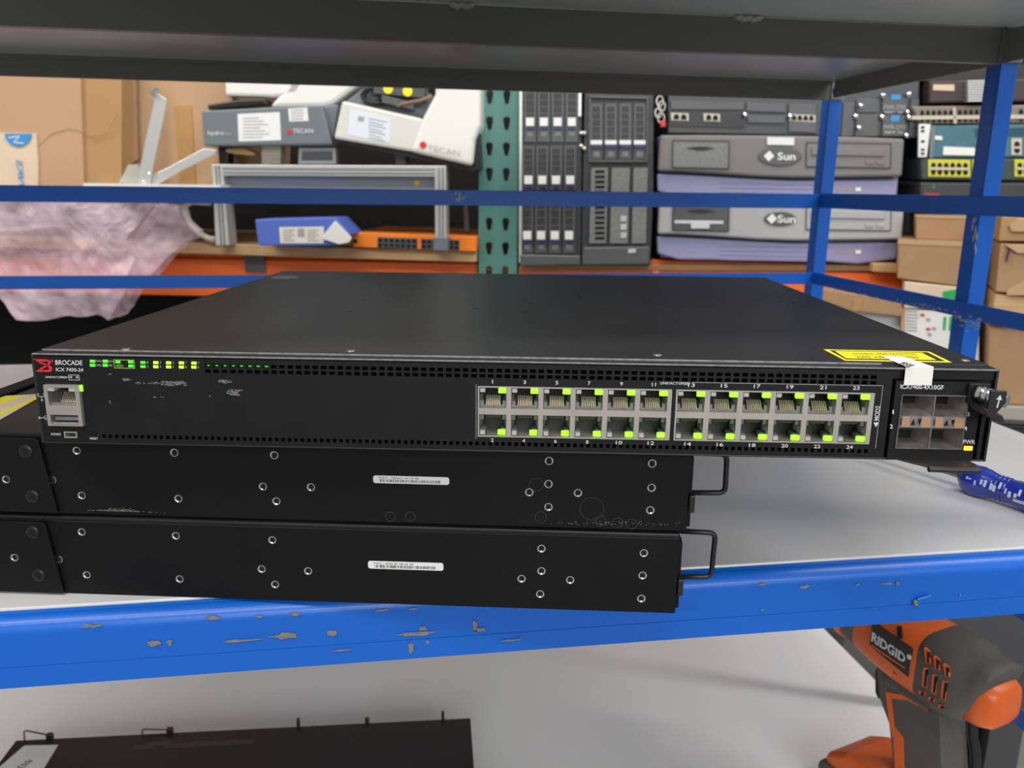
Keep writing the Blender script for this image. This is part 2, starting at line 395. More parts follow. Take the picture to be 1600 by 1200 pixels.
# weld screw on the beam face
c = hit(Matrix(), 1, .3994, 1430, 941)
MB(blue, bare).cyl((c.x, .3994, c.z), (c.x, .3975, c.z), .0022, .0016, mi=1).prism([(c.x-.001, c.z-.001), (c.x+.008, c.z+.0035), (c.x+.009, c.z+.005), (c.x, c.z+.003)], .3992, .3975).build('rivet', rk, bevel=.0006)

def board(name, label, x0, x1, y0, y1, z0, z1, m, mats=None):
    o = MB(m).box(x0, x1, y0, y1, z0, z1).build(name, bevel=.0008); o['label'] = label; o['category'] = 'shelf board'; o['group'] = 'boards of the shelving rack'; return o
board('shelf_board', 'glossy light grey shelf board under the three stacked network switches', XL+.003, X-.0035, .411, YB-.0095, -.0035, 0, deck_white)
board('shelf_board', 'pale lower shelf board under the orange drill', XL+.003, X-.0035, .414, YB-.0095, LOWZ-.004, LOWZ, low_white)
board('shelf_board', 'grey underside of the overhead board nearest the camera', XL, X+.012, YF+.002, YM+.003, .3586, .364, mat('board_underside', (.60, .63, .60), .35, 0, .8, 5, (.52, .54, .51)))
board('shelf_board', 'darker overhead board at the back between the two grey beams', XL, X-.003, YM+.0045, YB-.0068, .3466, .3520, deck_under)
for (a, b, s) in [(1160, 33, 1.0), (720, 13, .8)]:
    c = hit(Matrix(), 2, .3560, a, b); g = MB(glue)
    for k in range(5): g.lathe((c.x+(k-2)*.0045*s, YM-.0085, .3566-.0012*(k % 2)), (0, 0, -1), [(-.003, .0002), (-.0015, .004*s), (0, .0046*s), (.002, .003*s), (.003, .0003)], 12)
    g.build('glue_blob', rk, smooth=True)

# ------------------------------------------------------------------ top switch
MA = frame((-.1629, .3990, .0903), -.1809)
AW, AH, AD = .4402, .0437, .3868
def a_(px, py, y=0.): h = hit(MA, 1, y, px, py); return h.x, h.z
sw = Thing('network_switch', 'black rack network switch with lit green port lights, on top of the stack', 'network switch', MA, (0, 0, 0))
m = MB(black_case)
m.box(0, AW, .016, AD, 0, AH-.0012)
m.box(0, .0012, .0002, .016, 0, AH-.0004); m.box(AW-.0012, AW, .0002, .016, 0, AH-.0004); m.box(.0012, AW-.0012, .0002, .016, 0, .0010)
m.box(.0012, AW-.0012, .0002, .016, AH-.0016, AH-.0004)
m.build('case', sw, bevel=.0004)
solid('inner_wall', .0013, AW-.0013, .0152, .0158, .0011, AH-.0017, void_black, sw)
LX1 = a_(1395, 571)[0]
m = MB(lid_black)
m.prism([(0.0006, .0078), (LX1, .0078), (LX1, .0078), (AW-.0006, .0086), (AW-.0006, AD-.001), (.0006, AD-.001)], AH-.0011, AH+.0002, ax=2)
m.build('top_cover', sw, bevel=.0004)
MB(edge_white).box(.0015, LX1-.002, .0072, .00785, AH-.0006, AH+.00025).build('cover_edge_highlight', sw)  # pale strip paints a highlight along the lid edge
MB(edge_white).box(.001, AW-.001, -.0001, .00035, AH-.00085, AH-.0003).build('worn_front_edge', sw)
# front panel with real vent slots and port windows
holes = []
xa = a_(318, 575)[0]; xb = a_(1372, 590)[0]; nc = 80; pit = (xb-xa)/nc
zt1 = a_(900, 575)[1]; zt2 = AH-.0066
for i in range(nc):
    for zc in (AH-.00475, AH-.00735):
        holes.append((xa+i*pit+.0006, xa+(i+1)*pit-.0006, zc-.00085, zc+.00085))
xa2 = a_(158, 682)[0]; nb = 118; pit2 = (xb-xa2)/nb
for i in range(nb):
    holes.append((xa2+i*pit2+.0006, xa2+(i+1)*pit2-.00075, .0031, .0050))
def hx(px, py): return a_(px, py)
b1 = (hx(746, 640)[0], hx(1049, 640)[0]); b2 = (hx(1054, 640)[0], hx(1363, 650)[0])
bz = (.0074, .0319)
holes += [(b1[0], b1[1], *bz), (b2[0], b2[1], *bz)]
mg = (hx(75, 630)[0], hx(130, 630)[0], hx(105, 664)[1], hx(105, 600)[1]); holes.append(mg)
mu = (hx(101, 678)[0], hx(121, 678)[0], hx(110, 684)[1], hx(110, 674)[1]); holes.append(mu)
MX0 = hx(1388, 650)[0]
MB(panel_black).plate(.0013, MX0, .0011, AH-.0017, holes, 0, .0032).build('front_panel', sw, fix=False)
print('PORTBLOCK', b1, b2, bz, 'mg', mg)
# port blocks
def opening(bx, i, row):
    w6 = (bx[1]-bx[0])/6
    x0 = bx[0]+.0009+(i*((bx[1]-bx[0]-.0008)/6)); x1 = x0+.0124
    if row == 0: return (x0, x1, bz[0]+.0139, bz[1]-.0008)
    return (x0, x1, bz[0]+.0008, bz[0]+.0110)
for bx in (b1, b2):
    hs = [opening(bx, i, r) for i in range(6) for r in (0, 1)]
    MB(steel).plate(bx[0]+.0002, bx[1]-.0002, bz[0]+.0002, bz[1]-.0002, hs, -.0006, .0125).build('port_housing', sw, fix=False)
def make_port(row):
    """local: width .0124, height 0..h; opening faces -y"""
    m = MB(port_dark, port_grey, pin_gold, led_off, steel); h = .0098 if row == 0 else .0102; wd = .0124
    m.box(.0001, wd-.0001, .0118, .0124, .0001, h)                     # back wall
    s = 1 if row == 0 else -1
    def Z(z): return z if s > 0 else h-z
    def bx(x0, x1, y0, y1, z0, z1, mi): m.box(x0, x1, y0, y1, min(Z(z0), Z(z1)), max(Z(z0), Z(z1)), mi)
    bx(.0002, wd-.0002, .002, .0118, .0001, .0009, 1)                  # plug floor
    for k in range(8):                                                  # contact springs
        x = .0030+k*.00086
        a0, a1 = Z(.0010), Z(.0050 if row == 0 else .0030)
        m.add([(x, .0016, a0), (x+.00045, .0016, a0), (x+.00045, .0050, a1), (x, .0050, a1)], [(0, 1, 2, 3)], 2)
        m.add([(x, .0016, a0), (x, .0050, a1), (x, .0053, a1-.0003*s), (x, .0019, a0-.0003*s)], [(0, 1, 2, 3)], 2)
    for x0, x1 in ((.0002, .0018), (wd-.0018, wd-.0002)):
        bx(x0, x1, .0020, .0100, .0009, .0030, 1)
    bx(.0002, .0026, .0008, .0090, h-.0026, h-.0002, 1)
    bx(wd-.0026, wd-.0002, .0016, .0090, h-.0026, h-.0002, 1)
    bx(.0004, .0026, -.0002, .0010, h-.0022, h-.0004, 3)               # unlit pipe at left
    m.add([(wd-.0002, .0004, Z(.0030)), (wd-.0012, .0060, Z(.0034)), (wd-.0012, .0060, Z(.0062)), (wd-.0002, .0004, Z(.0060))], [(0, 1, 2, 3)], 4)
    m.add([(.0002, .0004, Z(.0030)), (.0012, .0060, Z(.0034)), (.0012, .0060, Z(.0062)), (.0002, .0004, Z(.0060))], [(0, 1, 2, 3)], 4)
    return m.mesh('ethernet_port', fix=False)
pm = [make_port(0), make_port(1)]
lm = [MB(led_green).box(wdx, wdx+.0034, -.0009, .0008, z, z+.0021).mesh('link_light') for wdx, z in ((.0088, .0074), (.0086, .0007))]
num = 1
for bx in (b1, b2):
    for i in range(6):
        for r in (0, 1):
            o_ = opening(bx, i, r); h = o_[3]-o_[2]
            p = bpy.data.objects.new('ethernet_port', pm[r]); C.objects.link(p); p.parent = sw.o; p.location = (o_[0], 0, o_[2])
            l = bpy.data.objects.new('link_light', lm[r]); C.objects.link(l); l.parent = p
            l['label'] = 'lit green link light'
            n = num+r
            cx = o_[0]+.0060
            wn = .0006 if n < 10 else .0015
            if n == 1: wn = .0002
            if n == 11: wn = .0009
            if r == 0: text(str(n), rect_xz(cx-wn, cx+wn, bz[1]+.0011, bz[1]+.0028, -.0002), ink_white, sw, 'port_number')
            else: text(str(n), rect_xz(cx-wn, cx+wn, bz[0]-.0023, bz[0]-.0006, -.0002), ink_white, sw, 'port_number')
        num += 2
def atext(s, x0, y0, x1, y1, m=ink_white, bold=.01, y=-.0002, name='lettering'):
    """photo box on the front panel of the top switch"""
    q = [a_(x0, y1, y), a_(x1, y1+(x1-x0)*.02, y), a_(x1, y0+(x1-x0)*.02, y), a_(x0, y0, y)]
    return text(s, [(a, y, b) for a, b in q], m, sw, name, bold)
atext('LINK/ACT/SPEED', 1031.5, 596.5, 1078, 600.5)
atext('BROCADE', 86.5, 562.5, 128.5, 570)
atext('ICX 7450-24', 87.5, 574.5, 130, 580)
atext('LINK/ACT/SPEED', 71, 587.5, 105, 590.5)
atext('RESET', 140.5, 683.5, 153, 686.5)
atext('IOIO', 80, 676.5, 95, 680)
q = [a_(*p_) for p_ in ((1366, 660), (1366, 640))]
zc = q[0][1]; xc = a_(1369, 655)[0]
text('MOD2', [(xc+.0012, -.0002, zc+.001), (xc+.0012, -.0002, zc+.0078), (xc-.0010, -.0002, zc+.0078), (xc-.0010, -.0002, zc+.001)], ink_white, sw)
MB(ink_white).prism([(xc-.0011, zc), (xc+.0013, zc), (xc+.0001, zc-.0022)], -.0003, 0).build('arrow_mark', sw)
# thin frame line round the port area and the light diagram
m = MB(ink_grey)
pts = [a_(748, 592), a_(1378, 603), (a_(1378, 603)[0], .0055), (a_(748, 592)[0], .0055)]
m.ring([(b1[0]-.0008, bz[1]+.0005), (b1[0]-.0008, bz[0]-.0008), (b1[0]-.0004, bz[0]-.0008), (b1[0]-.0004, bz[1]+.0005)], .0001, -.0002, 0)
m.box(a_(1060, 597)[0]+.006, MX0-.004, -.0002, 0, bz[1]+.0031, bz[1]+.0033)
m.box(MX0-.0042, MX0-.004, -.0002, 0, .0056, bz[1]+.0033)
x0, z0 = a_(108, 594); x1, z1 = a_(124, 585.5)
m.ring([(x0, z0), (x1, z0), (x1, z1), (x0, z1)], .0003, -.0002, 0)
m.box(x0+.0006, x0+.0017, -.0002, 0, z0+.001, z1-.0007); m.box(x1-.0017, x1-.0006, -.0002, 0, z0+.001, z1-.0007); m.box(x0-.001, x0, -.0002, 0, (z0+z1)/2, (z0+z1)/2+.0002)
# network and usb icons
x, z = a_(65, 620); m.box(x-.0016, x+.0016, -.0002, 0, z, z+.0003); m.box(x-.0001, x+.0002, -.0002, 0, z-.0014, z)
for dx in (-.0016, .0013): m.box(x+dx, x+dx+.0003, -.0002, 0, z, z+.0014); m.box(x+dx-.0003, x+dx+.0006, -.0002, 0, z+.001, z+.0016)
m.box(x-.0004, x+.0005, -.0002, 0, z-.0020, z-.0012)
x, z = a_(69, 653); m.box(x-.0022, x+.0020, -.0002, 0, z-.0001, z+.0002); m.box(x-.0026, x-.0016, -.0002, 0, z-.0005, z+.0006)
m.prism([(x-.0008, z), (x+.0004, z+.0011), (x+.0016, z+.0011), (x+.0016, z+.0009), (x+.0005, z+.0009), (x-.0005, z)], -.0002, 0)
m.prism([(x-.0002, z), (x+.0008, z-.0010), (x+.0018, z-.0010), (x+.0018, z-.0008), (x+.0009, z-.0008), (x+.0001, z)], -.0002, 0)
m.build('panel_marking', sw)
# red B logo
def L(u, v): # crop px inside the logo box (0..100, 0..75), y down
    x0, z0 = a_(55, 580.5); x1, z1 = a_(80.5, 561.5); return (x0+(x1-x0)*u/100, z0+(z1-z0)*(1-v/75))
m = MB(ink_red)
def poly(ps): m.prism([L(*p_) for p_ in ps], -.0003, 0)
poly([(0, 0), (78, 0), (92, 8), (70, 8), (60, 12), (22, 12)]); poly([(78, 0), (92, 8), (96, 22), (84, 34), (74, 32), (82, 20), (76, 12), (60, 12)])
poly([(84, 34), (98, 46), (98, 64), (86, 75), (78, 64), (84, 54), (74, 42)]); poly([(4, 75), (86, 75), (78, 64), (36, 64)])
poly([(22, 12), (36, 24), (70, 36), (74, 32), (58, 24), (50, 20), (34, 12)]); poly([(36, 64), (4, 75), (58, 38), (74, 42)])
x, z = a_(81.5, 564); m.lathe((x, 0, z), (0, -1, 0), [(0, .0006), (.0002, .0006), (.0002, .0003)], 14)
m.build('logo', sw, label='red logo', fix=False)
# status lights
def light(px, py, w=.0022, h=.0012, m=led_dim, y0=-.0004, y1=.0004):
    x, z = a_(px, py); return MB(m).box(x-w/2, x+w/2, y0, y1, z-h/2, z+h/2)
for px in (145, 165): 
    for k, dy in enumerate((564.3, 570.6)): light(px, dy, .0023, .0013, led_green if 0 else led_dim).build('status_light', sw, label='lit green status light')
for px in (184.5, 204.5):
    light(px, 565.3).build('status_light', sw, label='lit green status light')
light(205, 571.6).build('status_light', sw, label='lit green status light')
for px in (223.8, 243.8, 263.8, 283.8, 303.3):
    for dy in (566.2, 572.6): light(px, dy+(px-223)*.012, m=led_lime if px > 230 else led_dim).build('status_light', sw, label='lit green status light')
for k in range(8):
    px = 319+k*13.2
    light(px, 566.8+k*.22, .0021, .0014, led_dim, .0034, .0038).build('vent_light', sw, label='green light behind the vent slots')
    light(px, 574.5+k*.22, .0021, .0012, led_dim, .0034, .0038).build('vent_light', sw, label='green light behind the vent slots')
m = MB(ink_lime)
x0, z0 = a_(179, 575.3); x1, z1 = a_(209.8, 562.3); m.ring([(x0, z0), (x1, z0), (x1, z1), (x0, z1)], .00025, -.0002, 0)
m.build('panel_marking', sw)
atext('MOD', 182, 569.5, 192, 573.5, ink_lime)
for s, x, y in (('PWR1', 149.5, 562.6), ('PWR2', 149.5, 569), ('DIAG', 169.5, 562.8), ('MS', 170.5, 569.2)): atext(s, x, y, x+(9 if len(s) > 2 else 5), y+3.2, ink_grey)
for k, px in enumerate((223.8, 243.8, 263.8, 283.8, 303.3)):
    atext(str(2*k+1), px+6, 564.3+k*.25, px+7.6, 568+k*.25, ink_grey); atext(str(2*k+2), px+6, 570.8+k*.25, px+7.8, 574.4+k*.25, ink_grey)
# management port housing
m = MB(steel)
rj = (hx(79.5, 620)[0], hx(122, 620)[0], hx(100, 631.5)[1], hx(100, 604)[1]); us = (hx(83, 650)[0], hx(126, 650)[0], hx(105, 661.5)[1], hx(105, 646.5)[1])
MB(steel).plate(mg[0]+.0001, mg[1]-.0001, mg[2]+.0001, mg[3]-.0001, [rj, us], -.0022, .013).build('management_port_housing', sw, fix=False)
m = MB(port_dark, pin_gold, led_off, steel, port_grey)
m.box(rj[0], rj[1], .0122, .0128, rj[2], rj[3])
for k in range(8):
    x = rj[0]+.0042+k*.0009
    m.add([(x, .0005, rj[2]+.0008), (x+.00045, .0005, rj[2]+.0008), (x+.00045, .0045, rj[2]+.0050), (x, .0045, rj[2]+.0050)], [(0, 1, 2, 3)], 1)
m.box(rj[0], rj[1], 0, .012, rj[2], rj[2]+.0006, 4)
m.box(rj[0], rj[0]+.0030, -.0018, .004, rj[3]-.0018, rj[3], 2); m.box(rj[1]-.0030, rj[1], -.0018, .004, rj[3]-.0018, rj[3], 2)
m.build('management_port', sw, fix=False)
m = MB(port_dark, port_grey, steel); m.box(us[0], us[1], .0110, .0114, us[2], us[3]); m.box(us[0]+.0012, us[1]-.0008, -.0004, .011, us[3]-.0030, us[3]-.0014, 1)
m.box(us[0], us[1], 0, .011, us[2], us[2]+.0004, 2); m.build('usb_port', sw)
solid('link_light', mg[1]-.0003, mg[1]+.0007, -.0006, 0, mg[3]-.0032, mg[3]-.0004, led_green, sw)
MB(steel, port_dark).plate(mu[0], mu[1], mu[2], mu[3], [(mu[0]+.0006, mu[1]-.0006, mu[2]+.0006, mu[3]-.0006)], -.0005, .004).box(mu[0]+.0016, mu[1]-.0006, .001, .003, mu[2]+.0011, mu[3]-.0012, 1).build('console_port', sw, fix=False)
x, z = a_(146.5, 676.5); MB(panel_black, void_black).lathe((x, 0, z), (0, -1, 0), [(0, .0013), (.0004, .0012), (.0004, .0009), (-.0002, .0009)], 20).lathe((x, -.0001, z), (0, -1, 0), [(0, .0009), (0, .0001)], 20, 1).build('reset_button', sw, fix=False)
# scuffs on the blank panel
m = MB(bare); rr = random.Random(5)
for (xa_, xb_, yy, hh, n) in [(192, 204, 593, 1.4, 10), (212, 250, 598, 1.2, 20), (252, 290, 599, 3.6, 90), (342, 362, 596, 2.5, 30), (355, 374, 613, 4.6, 60), (171, 173, 586, 2, 2), (170, 173, 629, 2.5, 3), (327, 329, 618, 1, 1), (374, 378, 609, .8, 3), (225, 265, 620, .6, 4)]:
    for k in range(n):
        px = rr.uniform(xa_, xb_); c = a_(px, yy+rr.uniform(-hh, hh)+(px-xa_)*.02*.5); w_ = rr.uniform(.0002, .0009); h_ = rr.uniform(.00008, .0004)
        m.prism([(c[0]-w_, c[1]), (c[0]-w_*.2, c[1]-h_), (c[0]+w_, c[1]-h_*.3), (c[0]+w_*.4, c[1]+h_)], -.00012, 0)
m.build('scuff_mark', sw)
# right module
m = MB(panel_black, void_black)
PX0, PX1 = hx(1393, 650)[0], hx(1521, 650)[0]
m.box(MX0, PX0-.0006, .0020, .0032, .0011, AH-.0017); m.box(MX0, AW-.0013, .0015, .0035, AH-.0058, AH-.0017); m.box(PX1, AW-.0013, .0025, .0035, .0011, AH-.0058)
m.build('bezel_frame', sw, bevel=.0003)
cg = (hx(1402, 658)[0], hx(1506, 658)[0], hx(1450, 700)[1], hx(1455, 616.5)[1])
wx = (cg[1]-cg[0]); mz = (cg[2]+cg[3])/2+.0001; mid = .0033
cells = []
for i in (0, 1):
    xl = cg[0]+.0003+i*wx/2; xr = xl+wx/2-.0006
    cells += [(xl, xr, mz+mid*.85, cg[3]-.0003), (xl, xr, cg[2]+.0003, mz-mid*.85)]
MB(panel_black).plate(PX0, PX1+.002, .0006, AH-.0062, [cg], -.0006, .003).build('module_face', sw, fix=False)
MB(chrome if 0 else dark_metal).plate(*cg, cells, -.0016, .0010).build('transceiver_cage', sw, fix=False)
for (x0, x1, z0, z1) in cells:
    m = MB(dark_metal, void_black); up = z0 > mz
    cx, cz, rx, rz = (x0+x1)/2, (z0*.42+z1*.58 if up else z0*.58+z1*.42), (x1-x0)*.20, (z1-z0)*.20
    o4 = [(x0, -.0010, z0), (x1, -.0010, z0), (x1, -.0010, z1), (x0, -.0010, z1)]; i4 = [(cx-rx, .0075, cz-rz), (cx+rx, .0075, cz-rz), (cx+rx, .0075, cz+rz), (cx-rx, .0075, cz+rz)]
    m.add(o4+i4, [(0, 1, 5, 4), (1, 2, 6, 5), (2, 3, 7, 6), (3, 0, 4, 7)]); m.add(i4, [(0, 1, 2, 3)], 1)
    t0, t1 = (z0, z0+.0026) if up else (z1, z1-.0026)
    m.add([(cx-.0032, -.0018, t0), (cx+.0032, -.0018, t0), (cx+.0044, .006, t1), (cx-.0044, .006, t1)], [(0, 1, 2, 3)])
    for d in (-1, 1): m.add([(cx+d*.0044, -.001, t0), (cx+d*.0062, -.001, t0), (cx+d*.0040, .005, t1)], [(0, 1, 2)])
    m.build('transceiver_slot', sw, fix=False)
m = MB(dark_metal, void_black, copper)
m.box(cg[0]+.0002, cg[1]-.0002, -.0018, -.0012, mz-mid*.82, mz+mid*.82, 0)
for i in (0, 1):
    xl = cg[0]+i*wx/2
    for a, b in ((.0012, .0046), (.0098, .0140)):
        m.prism([(xl+a, mz-mid*.7), (xl+b+.0004, mz-mid*.7), (xl+b-.0002, mz+mid*.7), (xl+a, mz+mid*.7)], -.0021, -.0017, 2)
    m.prism([(xl+.0052, mz-.0014), (xl+.0072, mz-.0014), (xl+.0064, mz+.0014)], -.0020, -.0017, 1)
    m.prism([(xl+.0082, mz+.0014), (xl+.0100, mz+.0014), (xl+.0091, mz-.0014)], -.0020, -.0017, 1)
    m.box(xl+.0005, xl+.0009, -.0020, -.0017, mz-.0015, mz+.0015, 1)
m.build('copper_band', sw, label='copper coloured band between the slots')
atext('ICX7400-4X10GF', 1407, 600.6, 1474.5, 607.6, ink_white, .02, -.0008)
for s, x, y in (('1', 1394.5, 640.5), ('2', 1390.5, 663), ('3', 1510.5, 644), ('4', 1506.5, 666)): atext(s, x, y, x+(4.6 if s != '1' else 2.2), y+6.4, ink_white, .02, -.0008)
atext('PWR', 1505, 687, 1523.5, 693.5, ink_white, .01, -.0008)
light(1511, 699.5, .0036, .0019, led_amber, -.0012, -.0004).build('power_light', sw, label='lit amber power light')
# thumb screw, arrow flag latch, tray handle
x, z = a_(1521.5, 607.5); 
solid('screw_bracket', x-.0035, x+.0060, -.0030, -.0006, z-.0062, z+.0030, panel_black, sw, .0005)
p0 = Vector((x, -.003, z-.0006)); dr = Vector((.60, -.79, -.16)).normalized()
MB(chrome).lathe(p0, dr, [(0, .0001), (0, .0029), (.0008, .0034), (.0026, .0034), (.0031, .0029), (.0036, .0034), (.0052, .0034), (.0057, .0029), (.0062, .0035), (.0118, .0036), (.0130, .0028), (.0130, .0001)], 28).build('thumb_screw', sw, smooth=False, fix=False)
fy = -.016
fq = [a_(*q_, fy) for q_ in ((1549, 610), (1574.5, 611.5), (1572, 630), (1557, 647), (1543, 644), (1546, 628))]
MB(black_plastic).prism(fq, fy, fy+.0016).build('latch_flag', sw, bevel=.0004)
m = MB(black_plastic); c = a_(1530, 636, -.006)
m.prism([a_(1519, 628, -.006), a_(1548, 640, -.006), a_(1552, 652, -.006), a_(1538, 650, -.006), a_(1522, 640, -.006)], -.016, -.001); m.build('latch_arm', sw, bevel=.0006)
m = MB(ink_white)
def fa(u, v): return a_(u, v, fy-.0002)
m.prism([fa(1556.8, 637), fa(1558.6, 637.3), fa(1562, 624), fa(1560.4, 623.6)], fy-.0004, fy-.0001)
m.prism([fa(1563, 617.5), fa(1565, 625.5), fa(1561.2, 624.2), fa(1557, 624.2)], fy-.0004, fy-.0001)
m.build('arrow_mark', sw)
m = MB(black_case); q0 = a_(1397, 717)[0]; q1 = a_(1510, 717)[0]
m.prism([(q0, 0), (q1, 0), (q1+.0010, -.0075), (q1-.004, -.0125), (q0+.013, -.0115), (q0+.006, -.0070)], .0012, .0004, ax=2)
m.cyl((q0+.0100, -.0122, .0002), (q1-.0005, -.0128, .0002), .0014, mi=0)
m.build('tray_handle', sw, bevel=.0003)
m = MB(panel_black); x = hx(1531, 660)[0]; m.box(x, x+.0016, -.0012, .0025, .002, .0245); m.build('guide_rail', sw)
# stickers on top
def t_(px, py, z=AH+.0002): h = hit(MA, 2, z, px, py); return h.x, h.y
def tq(ps): return [t_(*p_) for p_ in ps]
lab = tq([(1286.5, 546), (1452, 549.5), (1487, 566.5), (1320, 563.5)])
m = MB(yellow); m.prism(lab, AH+.0002, AH+.0003, ax=2)
m.build('warning_label', sw)
inn = tq([(1296, 547.6), (1449, 550.8), (1477, 564.8), (1322, 562)]); inn2 = tq([(1304, 548.8), (1440, 551.6), (1463, 563), (1322, 560.4)])
m = MB(ink_black, yellow); m.prism(inn, AH+.0003, AH+.00034, ax=2, mi=0); m.prism(inn2, AH+.00034, AH+.00038, ax=2, mi=1); m.build('warning_label_border', sw)
for k, (y_, s) in enumerate(((552.3, 'INVISIBLE LASER RADIATION'), (556.0, 'CLASS 1 LASER PRODUCT'), (558.3, 'DO NOT VIEW'))):
    q = tq([(1334+k*4, y_+1.9), (1432+k*3, y_+2.6), (1430+k*3, y_+.5), (1330+k*4, y_)]); text(s, [(a, b, AH+.0004) for a, b in q], ink_black, sw)
q = tq([(1376, 555), (1411, 556.5), (1457, 582), (1412, 581)])
e0, e1 = a_(1413, 582)[0], a_(1456.5, 583)[0]
m = MB(tape_white)
zt = AH+.0006
tp = [(hit(MA, 2, zt, 1377, 556).x, hit(MA, 2, zt, 1377, 556).y), (hit(MA, 2, zt, 1412, 557).x, hit(MA, 2, zt, 1412, 557).y)]
m.add([(e0, -.0006, zt), (e1, -.0006, zt), (tp[1][0], tp[1][1], zt), (tp[0][0], tp[0][1], zt)], [(0, 1, 2, 3)])
zb = a_(1430, 601)[1]
m.add([(e0, -.0006, zt), (e1, -.0006, zt), (e1, -.0009, zb), (e0, -.0009, zb)], [(0, 1, 2, 3)])
o = m.build('paper_tape', sw, label='cream paper tape folded over the front edge'); md = o.modifiers.new('s', 'SOLIDIFY'); md.thickness = .00012
qq = [hit(MA, 2, zt+.0002, *p_) for p_ in ((1401, 569.5), (1418, 575), (1430, 570), (1412, 565))]
text('goog', [(v.x, v.y, v.z) for v in qq], ink_black, sw)
x, y = t_(445, 433); MB(mat('sticker_grey', (.30, .30, .28), .5, 0, .5, 300, (.42, .42, .40))).lathe((x, y, AH+.0002), (0, 0, 1), [(0, .0118), (.0002, .0118), (.0002, .0001)], 32).build('round_sticker', sw, fix=False)
m = MB(void_black)
for (a, b) in [(548, 487), (568, 468), (820, 487), (745, 482), (907, 465), (830, 475), (1215, 465), (1240, 473)]:
    x, y = t_(a, b); m.box(x-.0016, x+.0016, y-.0006, y+.0006, AH+.0002, AH+.00032)
m.build('cover_notch', sw)
for a, b in ((197, 546), (548, 548.5), (1027, 555), (1508, 563)):
    x, y = t_(a, b); MB(dark_metal).lathe((x, y, AH+.0001), (0, 0, 1), [(0, .0022), (.0005, .0019), (.0007, .0001)], 18).build('cover_screw', sw, fix=False)
m = MB(bare); rr = random.Random(8)
for k in range(150):
    px, py = rr.gauss(1380 if k % 3 else 840, 120 if k % 3 else 60), rr.uniform(524, 566) if k % 3 else rr.uniform(530, 548)
    if px > 1490: continue
    x, y = t_(px, py)
    if not (.004 < x < AW-.004 and .009 < y < AD): continue
    s = rr.uniform(.00008, .00022); m.box(x-s, x+s, y-s*1.4, y+s*1.4, AH+.0002, AH+.00023)
m.build('dust_speck', sw).hide_render = False

